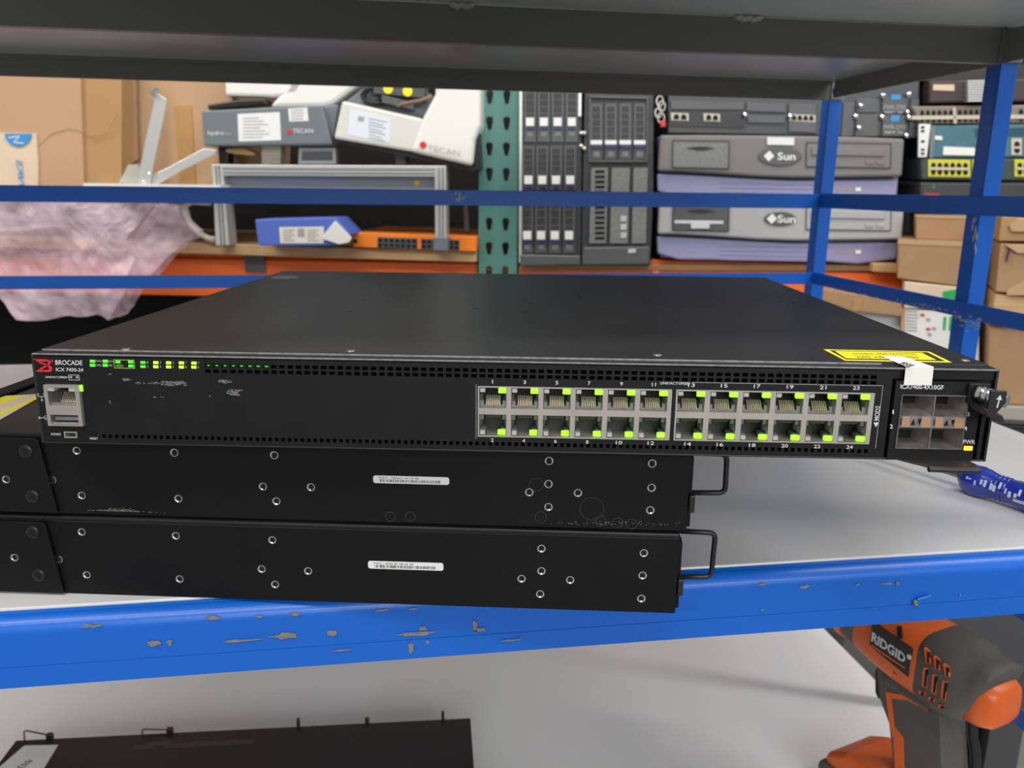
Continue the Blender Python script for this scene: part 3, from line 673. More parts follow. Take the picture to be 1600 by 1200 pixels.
# ------------------------------------------------------------------ the two sideways switches below
BX, BY, BYAW = .1416, .3614, -.1976
HB = [(120, 704), (272.6, 707), (428.7, 711), (82, 750), (128, 774), (279, 779), (411, 760), (432, 783), (486, 761), (858, 720), (1019, 724), (827, 769), (857, 756), (903, 770), (857, 792), (1018, 762), (1016, 797)]
HB2 = [(128, 831), (275, 837), (425.6, 843.6), (92, 874), (136, 898), (281, 904.5), (409, 889), (430, 913), (481.6, 892), (846, 857), (1006, 864), (846, 892), (815, 904), (891, 906), (844, 928), (1004, 899), (1002, 935)]
def lower_switch(label, z0, dx, holes, mac, lab, screws, earhole, handle, top):
    M = frame((BX+dx*math.cos(BYAW), BY+dx*math.sin(BYAW), z0), BYAW)
    t = Thing('network_switch', label, 'network switch', M, (0, 0, 0), 'sideways switches under the top one')
    H = .0437; W = .44; LN = .3925
    def b_(px, py, y=0.): h = hit(M, 1, y, px, py); return h.x, h.z
    ex = b_(*top)[0]
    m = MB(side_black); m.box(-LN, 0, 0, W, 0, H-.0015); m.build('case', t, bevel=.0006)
    MB(lid_black).box(-LN+.009, -.0005, -.0006, W-.001, H-.0030, H).build('top_cover', t, bevel=.0004)
    MB(edge_white if 0 else side_black).box(-LN+.009, .0008, -.0011, -.0004, H-.0021, H-.0015).build('cover_seam', t, bevel=.0002)
    # front bezel standing a little proud
    MB(panel_black).box(-LN-.0065, -LN+.006, -.001, W+.001, .0005, H+.0012).build('front_bezel', t, bevel=.0008)
    # mounting bracket on the side
    m = MB(side_black); m.prism([(-LN-.004, .0012), (ex+.004, .0012), (ex+.0045, .002), (ex-.0008, H-.0040), (ex-.0025, H-.0028), (-LN-.004, H-.0028)], -.0026, -.0002); m.build('mounting_bracket', t, bevel=.0005)
    for (a, b) in screws:
        x, z = b_(a, b, -.0026); m = MB(mat('screw_black', (.014, .014, .015), .4, .3), void_black)
        m.lathe((x, -.0026, z), (0, -1, 0), [(0, .0036), (.0005, .0034), (.0009, .0026), (.0010, .0001)], 26)
        for q_ in range(2):
            ang = .5+q_*math.pi/2; c_, s_ = math.cos(ang), math.sin(ang)
            m.prism([(x+c_*.0019-s_*.0004, z+s_*.0019+c_*.0004), (x-c_*.0019-s_*.0004, z-s_*.0019+c_*.0004), (x-c_*.0019+s_*.0004, z-s_*.0019-c_*.0004), (x+c_*.0019+s_*.0004, z+s_*.0019-c_*.0004)], -.0038, -.0034, 1)
        m.build('bracket_screw', t, fix=False)
    hm = MB(chrome, void_black)
    hm.lathe((0, 0, 0), (0, -1, 0), [(-.0002, .0021), (.0003, .0021), (.0003, .0017), (.00005, .0014)], 20).lathe((0, -.00006, 0), (0, -1, 0), [(0, .0014), (0, .0001)], 20, 1)
    # chrome rim of the countersink
    me = hm.mesh('screw_hole', fix=False)
    for (a, b, yy) in [(*h, -.0001) for h in holes]+[(*earhole, -.0027)]:
        x, z = b_(a, b, yy); o = bpy.data.objects.new('screw_hole', me); C.objects.link(o); o.parent = t.o; o.location = (x, yy, z)
    (lx0, ly0, lx1, ly1) = lab
    x0, z1 = b_(lx0, ly0); x1, z0_ = b_(lx1, ly1); 
    pts = []
    for (cx, cz, a0) in ((x0, z0_, math.pi), (x1, z0_, 1.5*math.pi), (x1, z1, 0), (x0, z1, .5*math.pi)):
        r_ = .0012; sx = r_ if cx == x0 else -r_; sz = r_ if cz == z0_ else -r_
        for k in range(4): aa = a0+k*math.pi/6; pts.append((cx+sx+r_*math.cos(aa), cz+sz+r_*math.sin(aa)))
    MB(paper).prism(pts, -.0003, 0).build('barcode_label', t, label='white barcode label')
    hh = z1-z0_; ww = x1-x0
    text(mac, rect_xz(x0+ww*.08, x0+ww*.60, z0_+hh*.62, z0_+hh*.84, -.0004), ink_black, t, 'lettering', 0)
    m = MB(ink_black); rr = random.Random(int(z0*1000)+3); x = x0+ww*.09
    while x < x0+ww*.89:
        w_ = rr.choice((.0002, .0002, .0004)); m.box(x, x+w_, -.0004, -.0003, z0_+hh*.16, z0_+hh*.52); x += w_+rr.choice((.0002, .0003, .0005))
    m.build('barcode', t)
    # rear power supply handle
    if handle:
        (ha, hb, hc) = handle; y = .022
        P = [b_(*q_, y) for q_ in ha]
        path = []
        def cor(p, q, r, n=5):
            p, q, r = Vector(p), Vector(q), Vector(r); a = q+(p-q).normalized()*.0035; b = q+(r-q).normalized()*.0035
            return [((a*(1-k/n)+q*(k/n))*(1-k/n)+(q*(1-k/n)+b*(k/n))*(k/n)) for k in range(n+1)]
        path = [Vector(P[0])]+cor(P[0], P[1], P[2])+cor(P[1], P[2], P[3])+[Vector(P[3])]
        MB(black_plastic).tube([(p.x, y, p.y) for p in path], .0014, 12).build('handle', t, smooth=True)
    m = MB(side_black); m.box(0, .0022, .004, .40, .001, H-.006); m.build('rear_panel', t, bevel=.0004)
    m = MB(black_plastic); m.box(.0005, .0032, -.0004, .006, .010, .019); m.build('latch', t, bevel=.0005)
    return t, b_
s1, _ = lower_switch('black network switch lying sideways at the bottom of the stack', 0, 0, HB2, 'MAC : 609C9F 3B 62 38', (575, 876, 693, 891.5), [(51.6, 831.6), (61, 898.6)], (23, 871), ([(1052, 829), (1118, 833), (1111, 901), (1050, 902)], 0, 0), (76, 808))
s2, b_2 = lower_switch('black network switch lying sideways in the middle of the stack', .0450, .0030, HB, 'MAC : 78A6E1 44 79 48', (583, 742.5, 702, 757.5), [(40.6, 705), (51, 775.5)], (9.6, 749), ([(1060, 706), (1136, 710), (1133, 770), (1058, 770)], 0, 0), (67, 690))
# scuffs on the middle switch side
m = MB(bare); rr = random.Random(9)
for k in range(150):
    px = rr.gauss(187, 20); py = 799-abs(rr.gauss(0, 1))*2.6*math.exp(-((px-187)/28)**2)+(px-187)*.03
    x, z = b_2(px, py); m.box(x-rr.uniform(.0002, .0009), x+.0004, -.0002, 0, z, z+.00012)
for k in range(60):
    px = rr.gauss(965, 45); py = 818+rr.uniform(-1, 1)*3; x, z = b_2(px, py)
    if x > -.003: continue
    m.box(x-.0003, x+.0003, -.0002, 0, z, z+.00015)
m.build('scuff_mark', s2)
m = MB(mat('faint_ring', (.03, .03, .03), .35)) 
for (a, b, r_) in [(938, 814, .0028), (965, 817, .0028), (987, 819, .0028), (610, 807, .0026), (641, 807, .0026), (845, 808, .003), (925, 795, .006), (838, 757, .0036)]:
    x, z = b_2(a, b); m.lathe((x, 0, z), (0, -1, 0), [(0, r_), (.0001, r_), (.0001, r_-.0003), (0, r_-.0003)], 26)
m.build('ring_mark', s2, fix=False)
# yellow striped label on the middle switch lid, seen at the far left
def tb(px, py): h = hit(s2.M, 2, .0438, px, py); return (h.x, h.y)
m = MB(kraft, yellow); m.prism([tb(-60, 622), tb(56, 616), tb(60, 622), tb(-60, 690)], .0437, .0439, ax=2)
m.build('lid_label', s2, label='yellow and cream label on the lid')
m = MB(yellow); m.prism([tb(-60, 676), tb(60, 623), tb(60, 620), tb(-60, 670)], .0439, .0440, ax=2); m.prism([tb(-60, 622), tb(40, 619), tb(10, 628), tb(-60, 650)], .0439, .0440, ax=2); m.build('label_stripe', s2)

# ------------------------------------------------------------------ black rack unit on the lower board
LU = frame((-.3926, .8113, LOWZ), math.atan2(.7843-.8113, .0798+.3926))
def lu_top(px, py, z): h = hit(LU, 2, z, px, py); return h.x, h.y
ZT = .0437
pL, pR, pB = lu_top(25, 1157, ZT), lu_top(735, 1122, ZT), lu_top(742, 1200, ZT)
t = Thing('rack_unit', 'flat black rack unit with a white label lying on the lower shelf board', 'rack unit', LU, (0, 0, 0))
xl, xr, yb = pL[0], pR[0], (pL[1]+pR[1])/2
print('LOWER UNIT width', xr-xl, 'back', yb)
yf = max(yb-.36, .42-.8113)
yf = yb-.36
MB(black_plastic).box(xl, xr, yf, yb, 0, ZT-.0012).build('case', t, bevel=.0006)
MB(black_plastic).box(xl, xr, yf+.002, yb, ZT-.0008, ZT).build('top_cover', t, bevel=.0003)
q = [lu_top(*p_, ZT) for p_ in ((-6, 1203), (38, 1165), (91, 1164), (62, 1212))]
MB(paper).prism([(a, b) for a, b in q], ZT, ZT+.0002, ax=2).build('serial_label', t, label='white paper label')
q = [lu_top(*p_, ZT+.0003) for p_ in ((33, 1203), (52, 1189), (46, 1185), (26, 1199))]
text('550s', [(a, b, ZT+.0003) for a, b in q], ink_black, t)
for (px, w_) in ((80, .006), (267, .006), (467, .003), (574, .004), (692, .003)):
    a = lu_top(px, 1150-(px-80)*.05, ZT)[0]
    MB(black_plastic).box(a-w_/2, a+w_/2, yb-.0005, yb+.004, ZT-.006, ZT+(.0045 if px not in (467, 692) else .0075)).build('cover_tab', t, bevel=.0008)
for px in (42, 225):
    a = lu_top(px, 1150-(px-80)*.05, ZT)[0]; k = 1 if px == 42 else .5
    MB(mat('rusty_wire', (.14, .06, .04), .5, .5)).tube([(a, yb-.001, ZT-.004), (a, yb+.001, ZT+.009*k), (a+.002, yb+.001, ZT+.0095*k), (a+.024, yb+.002, ZT+.002)], .0008, 8).build('wire_clip', t)
m = MB(mat('scrape', (.04, .04, .043), .4)); rr = random.Random(2)
for k in range(14):
    px = 215+k*13; a, b = lu_top(px, 1165-(px-215)*.03+rr.uniform(-3, 3), ZT); m.prism([(a-.006, b-.003), (a+.008, b-.004), (a+.007, b+.003), (a-.005, b+.002)], ZT-.0002, ZT+.0001+k*.00002, ax=2)
m.build('scrape_mark', t)

# ------------------------------------------------------------------ cordless drill standing on its battery
DA = Vector((-.30, .954, 0)).normalized()
DO = Vector((.473, .529, -.196))
DM = Matrix(((DA.x, -DA.y, 0, DO.x), (DA.y, DA.x, 0, DO.y), (0, 0, 1, DO.z), (0, 0, 0, 1)))    # x to the chuck, y to the left side, z up
dr = Thing('cordless_drill', 'orange and grey cordless drill standing on the lower shelf at right', 'drill', DM, (.055, 0, LOWZ+.196))
def loft(rings, mats, mi=lambda k: 0, n=28, e=3.0, cap=True):
    """rings: (x, zc, half width, half height, lean)"""
    m = MB(*mats); vs = []
    for (x, zc, hw, hh, ln) in rings:
        for i in range(n):
            t_ = 2*math.pi*i/n; c_, s_ = math.cos(t_), math.sin(t_)
            yy = math.copysign(abs(c_)**(2/e), c_)*hw; zz = math.copysign(abs(s_)**(2/e), s_)*hh
            vs.append((x+ln*zz, yy, zc+zz))
    for k in range(len(rings)-1):
        m.add([], []); 
    base = len(m.v); m.v += vs
    for k in range(len(rings)-1):
        for i in range(n): m.f.append((k*n+i, k*n+(i+1) % n, (k+1)*n+(i+1) % n, (k+1)*n+i)); m.m.append(mi(k))
    if cap: m.f += [tuple(range(n)), tuple(range((len(rings)-1)*n, len(rings)*n))]; m.m += [mi(0), mi(len(rings)-2)]
    return m
# orange motor cap, grey rubber rear housing, orange gear housing
loft([(-.0250, .008, .006, .006, 0), (-.0245, .008, .016, .013, 0), (-.0215, .008, .020, .0175, 0), (-.014, .0085, .0232, .0205, 0), (.000, .009, .0245, .0220, 0)], [drill_orange], e=3.6).build('rear_cap', dr, label='orange rear cap', smooth=True)
loft([(-.0190, .0345, .0200, .003, 0), (-.0175, .0330, .0240, .0065, 0), (-.008, .0190, .0265, .0225, 0), (-.001, .0135, .0285, .0280, 0), (.006, .0135, .0320, .0315, 0), (.020, .014, .0325, .0325, 0), (.036, .015, .0325, .0325, 0), (.0385, .015, .0315, .0315, 0)], [rubber], e=3.2).build('rubber_housing', dr, label='grey rubber rear housing', smooth=True)
loft([(.028, .015, .0320, .0318, 0), (.040, .015, .0322, .0322, 0), (.065, .016, .0312, .0315, 0), (.090, .017, .0290, .0290, 0), (.106, .018, .0265, .0265, 0), (.110, .018, .024, .024, 0)], [drill_orange], e=2.9).build('gear_housing', dr, label='orange gear housing', smooth=True)
loft([(.108, .018, .0255, .0255, 0), (.111, .018, .0270, .0270, 0), (.121, .018, .0270, .0270, 0), (.123, .018, .0260, .0260, 0)], [rubber], e=2).build('torque_collar', dr, smooth=True)
loft([(.123, .018, .0265, .0265, 0), (.126, .018, .0275, .0275, 0), (.134, .018, .0265, .0265, 0)], [drill_orange], e=2).build('torque_ring', dr, smooth=True)
m = loft([(.134, .018, .022, .022, 0), (.140, .018, .0225, .0225, 0), (.164, .018, .0200, .0200, 0), (.176, .018, .012, .012, 0), (.178, .018, .005, .005, 0)], [black_plastic], e=2); 
for k in range(18): a = 2*math.pi*k/18; m.box(.140, .164, .0205*math.cos(a)-.001, .0205*math.cos(a)+.001, .018+.0205*math.sin(a)-.001, .018+.0205*math.sin(a)+.001)
m.build('chuck', dr)
# vents, screw, logo plate on the left face, placed on the true face
def dl(px, py, y=.0325): h = hit(DM, 1, y, px, py); return h.x, h.z
m = MB(drill_orange, void_black)
SC = 350/1500
def cr(u, v): return dl(1250+u*SC, 920+v*SC)
for q in ([(832, 395), (862, 420), (872, 500), (845, 505)], [(895, 450), (925, 475), (935, 545), (905, 535)], [(958, 502), (990, 525), (1000, 590), (975, 585)],
          [(828, 525), (860, 530), (848, 665), (818, 650)], [(890, 570), (922, 575), (908, 705), (878, 690)], [(955, 612), (988, 622), (972, 748), (944, 735)],
          [(800, 680), (842, 690), (830, 715), (795, 700)], [(865, 722), (905, 735), (895, 755), (855, 740)], [(935, 772), (968, 780), (955, 802), (925, 795)]):
    pts = [cr(*p_) for p_ in q]; m.prism(pts, .0300, .0330); 
    c = (sum(p_[0] for p_ in pts)/4, sum(p_[1] for p_ in pts)/4)
    if True: m.prism([((p_[0]-c[0])*.5+c[0]-.0010, (p_[1]-c[1])*.9+c[1]) for p_ in pts], .0310, .0332, 1)
m.build('air_vent', dr)
pl = [cr(*p_) for p_ in ((482, 235), (748, 405), (725, 592), (465, 380))]
MB(ink_black).prism(pl, .026, .0330).build('name_plate', dr, bevel=.0006)
tx = [cr(*p_) for p_ in ((480, 350), (705, 500), (712, 440), (488, 285))]
text('RIDGID', [(a, .0332, b) for a, b in tx], ink_white, dr, 'lettering', .03)
m = MB(drill_orange); m.prism([cr(*p_) for p_ in ((478, 372), (706, 528), (706, 536), (478, 382))], .0328, .0332); m.build('plate_stripe', dr)
c = cr(738, 455); MB(ink_white).lathe((c[0], .0335, c[1]), (0, 1, 0), [(0, .0022), (.0003, .0022), (.0003, .0001)], 14).build('plate_dot', dr, fix=False)
m = MB(void_black); m.prism([cr(*p_) for p_ in ((650, 250), (670, 255), (678, 335), (655, 330))], .0300, .0330); m.box(cr(628, 562)[0]-.0018, cr(628, 562)[0]+.0018, .028, .0305, cr(628, 562)[1]-.0018, cr(628, 562)[1]+.0018); m.build('housing_slot', dr)
# handle: rubber grip with orange spine
def hx_(px, py, y=.016): h = hit(DM, 1, y, px, py); return h.x, h.z
def grip(fr, bk, y0, y1, m_, name, lab=None, bev=.006):
    return MB(m_).prism(fr+bk[::-1], y0, y1).build(name, dr, lab, bev, 4)
front = [hx_(*p_) for p_ in ((1369, 1040), (1375, 1093), (1389, 1130), (1393, 1165), (1396, 1215))]
back = [hx_(*p_) for p_ in ((1462, 1085), (1470, 1122), (1471, 1165), (1474, 1215))]
zb_ = LOWZ+.196+.055
front.append((front[-1][0]-.002, zb_)); back.append((back[-1][0]-.002, zb_))
print('GRIP', front, back, 'zb', zb_)
grip(front, back, -.0165, .0165, rubber, 'grip', 'grey rubber grip')
def dl2(px, py): return hx_(px, py, .0172)
st = [dl2(*p_) for p_ in ((1384, 1081), (1413, 1087), (1448, 1110), (1421, 1094), (1392, 1092), (1397, 1135), (1411, 1152), (1413, 1215))]
ft = [dl2(*p_) for p_ in ((1384, 1081), (1390, 1130), (1397, 1160), (1400, 1215))]
m = MB(drill_orange)
m.prism([dl2(1384, 1081), dl2(1413, 1086), dl2(1453, 1112), dl2(1418, 1094), dl2(1392, 1091)], .0150, .0176)
m.prism([dl2(1384, 1081), dl2(1392, 1091), dl2(1397, 1135), dl2(1390, 1130)], .0150, .0176)
m.prism([dl2(1390, 1130), dl2(1397, 1135), dl2(1411, 1152), dl2(1413, 1230), dl2(1400, 1230), dl2(1396, 1155)], .0150, .0176)
m.build('grip_trim', dr, label='orange trim line along the grip')
tg = [hx_(*p_, .005) for p_ in ((1371, 1043), (1376, 1052), (1388, 1060), (1390, 1078), (1376, 1092), (1371, 1080))]
MB(black_plastic).prism(tg, -.006, .009).build('trigger', dr, bevel=.002)
MB(rubber).box(.028, .078, -.0185, .0185, -.026, -.010).build('trigger_bridge', dr, bevel=.006, seg=4)
# battery foot with orange top that reaches forward
BZ = LOWZ+.196
bx0 = back[-1][0]-.006
m = MB(rubber); m.box(bx0, bx0+.122, -.036, .036, BZ, BZ+.030); m.build('battery', dr, bevel=.006, seg=3)
lo = [(bx0+.004, BZ+.028), (bx0+.118, BZ+.028), (bx0+.116, BZ+.040), (bx0+.095, BZ+.052), (bx0+.050, BZ+.057), (bx0+.004, BZ+.057)]
MB(drill_orange).prism(lo, -.032, .032).build('battery_latch_housing', dr, 'orange foot housing', bevel=.006, seg=4)
P = [Vector(hit(DM, 1, -.02, *p_)) for p_ in ((1519, 1136), (1520, 1152), (1524, 1176), (1524, 1215))]
MB(black_plastic).tube([P[0]+Vector((0, 0, .02)), *P, P[-1]+Vector((-.004, 0, -.02))], .0042, 12).build('wrist_strap', dr, label='black rubber strap hanging behind the grip', smooth=True)

# ------------------------------------------------------------------ blue handled screwdriver on the deck
r_ = .0098
pA = hit(Matrix(), 2, r_, 1508, 748); pB = hit(Matrix(), 2, r_, 1640, 790)
print('SD', pA, pB)
d = Vector((pB.x-pA.x, pB.y-pA.y, 0)).normalized(); L = .118
sd = Thing('screwdriver', 'blue handled screwdriver lying on the shelf board at the right edge', 'screwdriver', frame((pA.x, pA.y, 0), math.atan2(d.y, d.x)), (0, 0, 0))
prof = [(-.0035, .002), (-.003, .0052), (0, .0085), (.004, .0104), (.010, .0110), (.016, .0100), (.022, .0084), (.028, .0078), (.036, .0086), (.050, .0098), (.075, .0100), (.095, .0094), (.103, .0080), (.106, .0040), (.1062, .0002)]
m = MB(handle_blue); n = 30; vs = []
for (h, r) in prof:
    for i in range(n):
        a = 2*math.pi*i/n; rr_ = r*(1+.045*math.cos(6*a))
        vs.append((h, rr_*math.cos(a), .0112+rr_*math.sin(a)))
m.v = vs
for k in range(len(prof)-1):
    for i in range(n): m.f.append((k*n+i, k*n+(i+1) % n, (k+1)*n+(i+1) % n, (k+1)*n+i)); m.m.append(0)
m.build('handle', sd, smooth=True)
m = MB(handle_blue)
for h in (.016, .019, .022, .025, .028, .031): m.lathe((h, 0, .0112), (1, 0, 0), [(-.0006, .0080), (0, .0091), (.0006, .0080)], 24)
m.build('grip_rib', sd, smooth=True)
MB(dark_metal).cyl((-.075, 0, .0112), (-.002, 0, .0112), .0024, n=14).build('shaft', sd)
def sq(h0, h1, a0, a1, r=.0104):
    return [(h0, r*math.cos(a0), .0112+r*math.sin(a0)), (h1, r*math.cos(a0), .0112+r*math.sin(a0)), (h1, r*math.cos(a1), .0112+r*math.sin(a1)), (h0, r*math.cos(a1), .0112+r*math.sin(a1))]
m = MB(mat('pale_print', (.5, .55, .75), .4)); rr = random.Random(6)
for k in range(16):
    h0 = .006+k*.0034+rr.uniform(-.0008, .0008); a0 = math.pi+rr.uniform(-.35, .1)
    m.add(sq(h0, h0+rr.uniform(.001, .0022), a0, a0+rr.uniform(-.5, -.25), .0110), [(0, 1, 2, 3)])
m.build('worn_print', sd)
MB(chrome).prism([(.040, -.0102), (.105, -.0096), (.105, -.0088), (.040, -.0094)], .0085, .0104, ax=2).build('handle_stripe', sd)

# ------------------------------------------------------------------ warehouse racking behind
RY = -.22
RM = frame((1.6*math.sin(.22), 1.6*math.cos(.22), 0), RY)
CUR = [RM]
def P2(px, py, y=0.): h = hit(CUR[0], 1, y, px, py); return (h.x, h.z)
def PP(ps, y=0., k=1., o=(0, 0)): return [P2(o[0]+a/k, o[1]+b/k, y) for a, b in ps]
def back_thing(name, label, cat, px, py, y=0., group=None):
    x, z = P2(px, py, y); return Thing(name, label, cat, RM, (x, y, z), group)

pr = Thing('pallet_rack', 'green and orange steel pallet rack standing behind the blue shelving', 'pallet rack', RM, (P2(778, 400)[0], 0, -1.0))
ux0, ux1 = P2(748, 300)[0], P2(809, 300)[0]; pw = ux1-ux0
hz = [P2(776, a)[1] for a in (151, 190.5, 231, 272, 310, 348, 387.5)]
step = (hz[0]-hz[-1])/6; hc = [ux0+pw*.27, ux0+pw*.70]
zs = [hz[0]-step*k for k in range(-10, 26)]
m = MB(green_paint, void_black)
hl = []
def tear(x, z, s=1.0):
    return [(x+.0062*s*math.cos(a)*1.0, z+.0035+.0072*s*math.sin(a)) for a in [math.pi*k/8 for k in range(9)]]+[(x-.0018*s+.0012, z-.0150*s), (x+.0034*s, z-.0155*s)]
zlo, zhi = -1.0, .95
holes_ = [(c_-.0066, c_+.0066, z-.0130, z+.0110) for z in zs for c_ in hc if zlo < z-.014 and z+.012 < zhi]
m.plate(ux0, ux1, zlo, zhi, holes_, 0, .003)
for z in zs:                                              # rounded shoulders turn each slot into a teardrop
    for c_ in hc:
        x0, x1, z0, z1 = c_-.0066, c_+.0066, z-.0130, z+.0110
        if not (zlo < z-.014 and z+.012 < zhi): continue
        for s, e in ((1, x1), (-1, x0)):
            m.add([(e, .0004, z0), (e, .0004, z0+.0160), (c_+s*.0030, .0004, z0)], [(0, 1, 2)])
            m.add([(e, .0004, z1), (e, .0004, z1-.0040), (e-s*.0018, .0004, z1-.0012), (e-s*.0045, .0004, z1)], [(0, 1, 2, 3)])
m.build('upright', pr, fix=False)
MB(green_paint).box(ux0, ux0+.002, .003, .07, zlo, zhi).box(ux1-.002, ux1, .003, .07, zlo, zhi).build('upright_flange', pr)
def beam(x0, x1, zt, zb, nm='load_beam', lab=None):
    m = MB(orange_paint); m.box(x0, x1, .006, .046, zb, zt); m.box(x0, x1, .018, .050, zt, zt+.016); m.build(nm, pr, lab, bevel=.003)
zbt = P2(500, 408)[1]; zbb = P2(250, 462)[1]
beam(-1.9, ux0-.003, zbt, zbb)
beam(ux1+.003, 1.9, P2(900, 418)[1], P2(1340, 480)[1])
MB(mid_grey).prism(PP([(382, 399), (413, 400), (416, 426), (384, 425)], .004), .002, .006).build('beam_clip', pr, label='grey clip on the orange beam')
MB(orange_paint).prism(PP([(1020, 412), (1030, 412), (1030, 430), (1020, 430)]), .001, .005).build('beam_clip', pr)
MB(dark_wood).box(-1.9, 1.9, .30, .80, zbb, zbb+.01).build('deck_panel', pr)
MB(void_black).box(-1.9, 1.9, .62, .63, -1.0, .95).build('shade_sheet', pr, 'added dark sheet standing in for the shade behind the rack')  # added black sheet paints the shade behind the stored items
# lower level that carries the stack of boxes at right
LB = P2(1590, 690, -.30)[1]
def wboard(label, ps, y0, y1, m_=wood):
    x, z = ps[-1]; t = Thing('wood_board', label, 'board', RM, (x, y0, z)); MB(m_).prism(ps, y0, y1).build('plank', t, bevel=.002); return t
bp_ = PP([(-150, 366), (744, 393), (744, 410), (-150, 383)], -.02)
wboard('long pale plank under the aluminium frame and the orange port switch', bp_, -.02, .46)
wboard('dark wooden plank under the lilac servers', PP([(812, 413), (1372, 414), (1372, 424), (812, 423)], .0), .0, .46, dark_wood)
wboard('short light plank end beside the cardboard box', PP([(1364, 411), (1404, 412), (1404, 427), (1364, 425)], -.02), -.02, .30)

# --- cardboard at left
def carton(label, ps, y0, dep, m_, name='cardboard_box', cat='box', bev=.002):
    x = min(p_[0] for p_ in ps); z = min(p_[1] for p_ in ps); t = Thing(name, label, cat, CUR[0], (x, y0, z)); MB(m_).prism(ps, y0, y0+dep).build('carton', t, bevel=bev); return t
b1t = carton('large plain cardboard box at far left with a blue logo tape on it', PP([(-120, 90), (125, 90), (131, 300), (-120, 300)], -.03), -.03, .36, card_lt)
MB(card_md).prism(PP([(125, 90), (190, 90), (190, 300), (131, 300)], -.024), -.024, .02).build('side_panel', b1t, label='darker tan side panel')
m = MB(mat('brown_stain', (.30, .17, .07), .7)); rr = random.Random(4)
pth = [(58, 230), (66, 222), (80, 209), (95, 205), (105, 201), (118, 203), (130, 207), (142, 213), (155, 211), (168, 206), (176, 190), (184, 176)]
for (a, b), (c_, d_) in zip(pth, pth[1:]):
    m.prism(PP([(a, b), (c_, d_), (c_, d_+rr.uniform(.8, 1.8)), (a, b+rr.uniform(.8, 2))], -.031), -.0306, -.0300)
m.build('stain_mark', b1t)
MB(kraft).prism(PP([(-60, 205), (56, 209), (59, 250), (59, 300), (-60, 300)], -.034), -.0335, -.0300).build('logo_tape', b1t, label='cream tape with blue print')
m = MB(logo_blue); c0 = PP([(27, 209)], -.036)[0]
m.prism(PP([(6.5, 208.5), (48.5, 209), (48, 215), (44, 222), (36, 228), (26, 229.5), (16, 226), (9, 218)], -.036), -.0356, -.0335)
m.build('round_logo', b1t, label='blue half round logo')
m = MB(ink_white)
for a, b in (((12, 214), (30, 212)), ((30, 212), (20, 221)), ((20, 221), (36, 223))):
    m.prism(PP([a, b, (b[0], b[1]+2), (a[0], a[1]+2)], -.038), -.0362, -.0356)
m.build('logo_wave', b1t)
q = PP([(24, 250), (24, 290), (38, 290), (38, 250)], -.037)
text('NKS', [(q[0][0], -.0358, q[1][1]), (q[0][0], -.0358, q[0][1]), (q[2][0], -.0358, q[3][1]), (q[2][0], -.0358, q[2][1])][0:4], logo_blue, b1t)
b2t = carton('cardboard box with a brown tape strip standing behind the bent metal bracket', PP([(192, 90), (364, 90), (364, 300), (196, 300)], .03), .03, .34, card_lt)
MB(card).prism(PP([(190, 90), (212, 90), (216, 250), (196, 262)], .016), .012, .02).build('flap', b2t, bevel=.001)
MB(tape_brown).prism(PP([(272, 165), (299, 165), (306, 294), (281, 294)], .028), .0285, .03).build('tape_strip', b2t, label='shiny brown tape strip')
# bent metal bracket
br = back_thing('metal_bracket', 'bent galvanised bracket with two arms leaning on the cardboard', 'bracket', 240, 288, -.05)
def arm(ps, w_, y=-.06, name='arm'):
    MB(alu).prism(PP(ps, y), y, y+.004).build(name, br, bevel=.001)
arm([(236, 150), (241, 143), (260, 155), (258, 172), (237, 268), (234, 288), (215, 288), (219, 262), (228, 215), (241, 158)], 0)
arm([(234, 274), (262, 262), (318, 232), (338, 234), (336, 241), (280, 268), (246, 288), (226, 289)], 0, -.054)
MB(chrome).prism(PP([(235, 147), (246, 135), (249, 140), (241, 151)], -.062), -.066, -.058).build('bent_tip', br)
for a, b in ((234, 272), (224, 285)):
    x, z = P2(a, b, -.062); MB(chrome).lathe((x, -.060, z), (0, -1, 0), [(0, .004), (.002, .003), (.003, .0003)], 12).build('rivet', br)
def crumple(name, label, cat, pts, y0, th, m_, seed=1, sub=3, amp=.012):
    """closed, crumpled sheet body inside an outline"""
    me_ = MB(m_).prism(PP(pts, y0), y0, y0+th).mesh('x'); bm = bmesh.new(); bm.from_mesh(me_)
    bmesh.ops.triangulate(bm, faces=bm.faces)
    for _ in range(sub): bmesh.ops.subdivide_edges(bm, edges=bm.edges, cuts=1, use_grid_fill=True)
    bmesh.ops.triangulate(bm, faces=bm.faces)
    for v in bm.verts:
        nz_ = noise.noise_vector(v.co*7+Vector((seed, 0, 0)))*amp*.9+noise.noise_vector(Vector((v.co.x*16+v.co.z*9, v.co.y*5, v.co.z*12-v.co.x*7))+Vector((0, seed, 0)))*amp*.75+noise.noise_vector(v.co*50)*amp*.22
        v.co += Vector((nz_.x*.5, nz_.y*1.6, nz_.z*.5))
    bmesh.ops.recalc_face_normals(bm, faces=bm.faces)
    me = bpy.data.meshes.new(name); bm.to_mesh(me); bm.free(); me.materials.append(m_)
    x = min(P2(*p_, y0)[0] for p_ in pts); z = min(P2(*p_, y0)[1] for p_ in pts)
    t = Thing(name, label, cat, RM, (x, y0, z)); return t, link('film' if m_ == film else 'wrapping', me, t, None)
crumple('crumpled_packaging', 'small crumpled silvery packaging at the foot of the bent bracket', 'packaging', [(186, 287), (200, 258), (214, 256), (224, 268), (228, 287)], -.045, .02, mat('silver_film', (.55, .52, .46), .25, .3), 3, 3, .004)
t = Thing('tray', 'thin white tray edge on the shelf in front of the cardboard', 'tray', RM, (P2(130, 292, -.08)[0], -.08, P2(130, 292, -.08)[1]))
MB(white_plastic).prism(PP([(130, 286), (345, 289), (345, 294), (130, 292)], -.08), -.08, .0).build('rim', t)
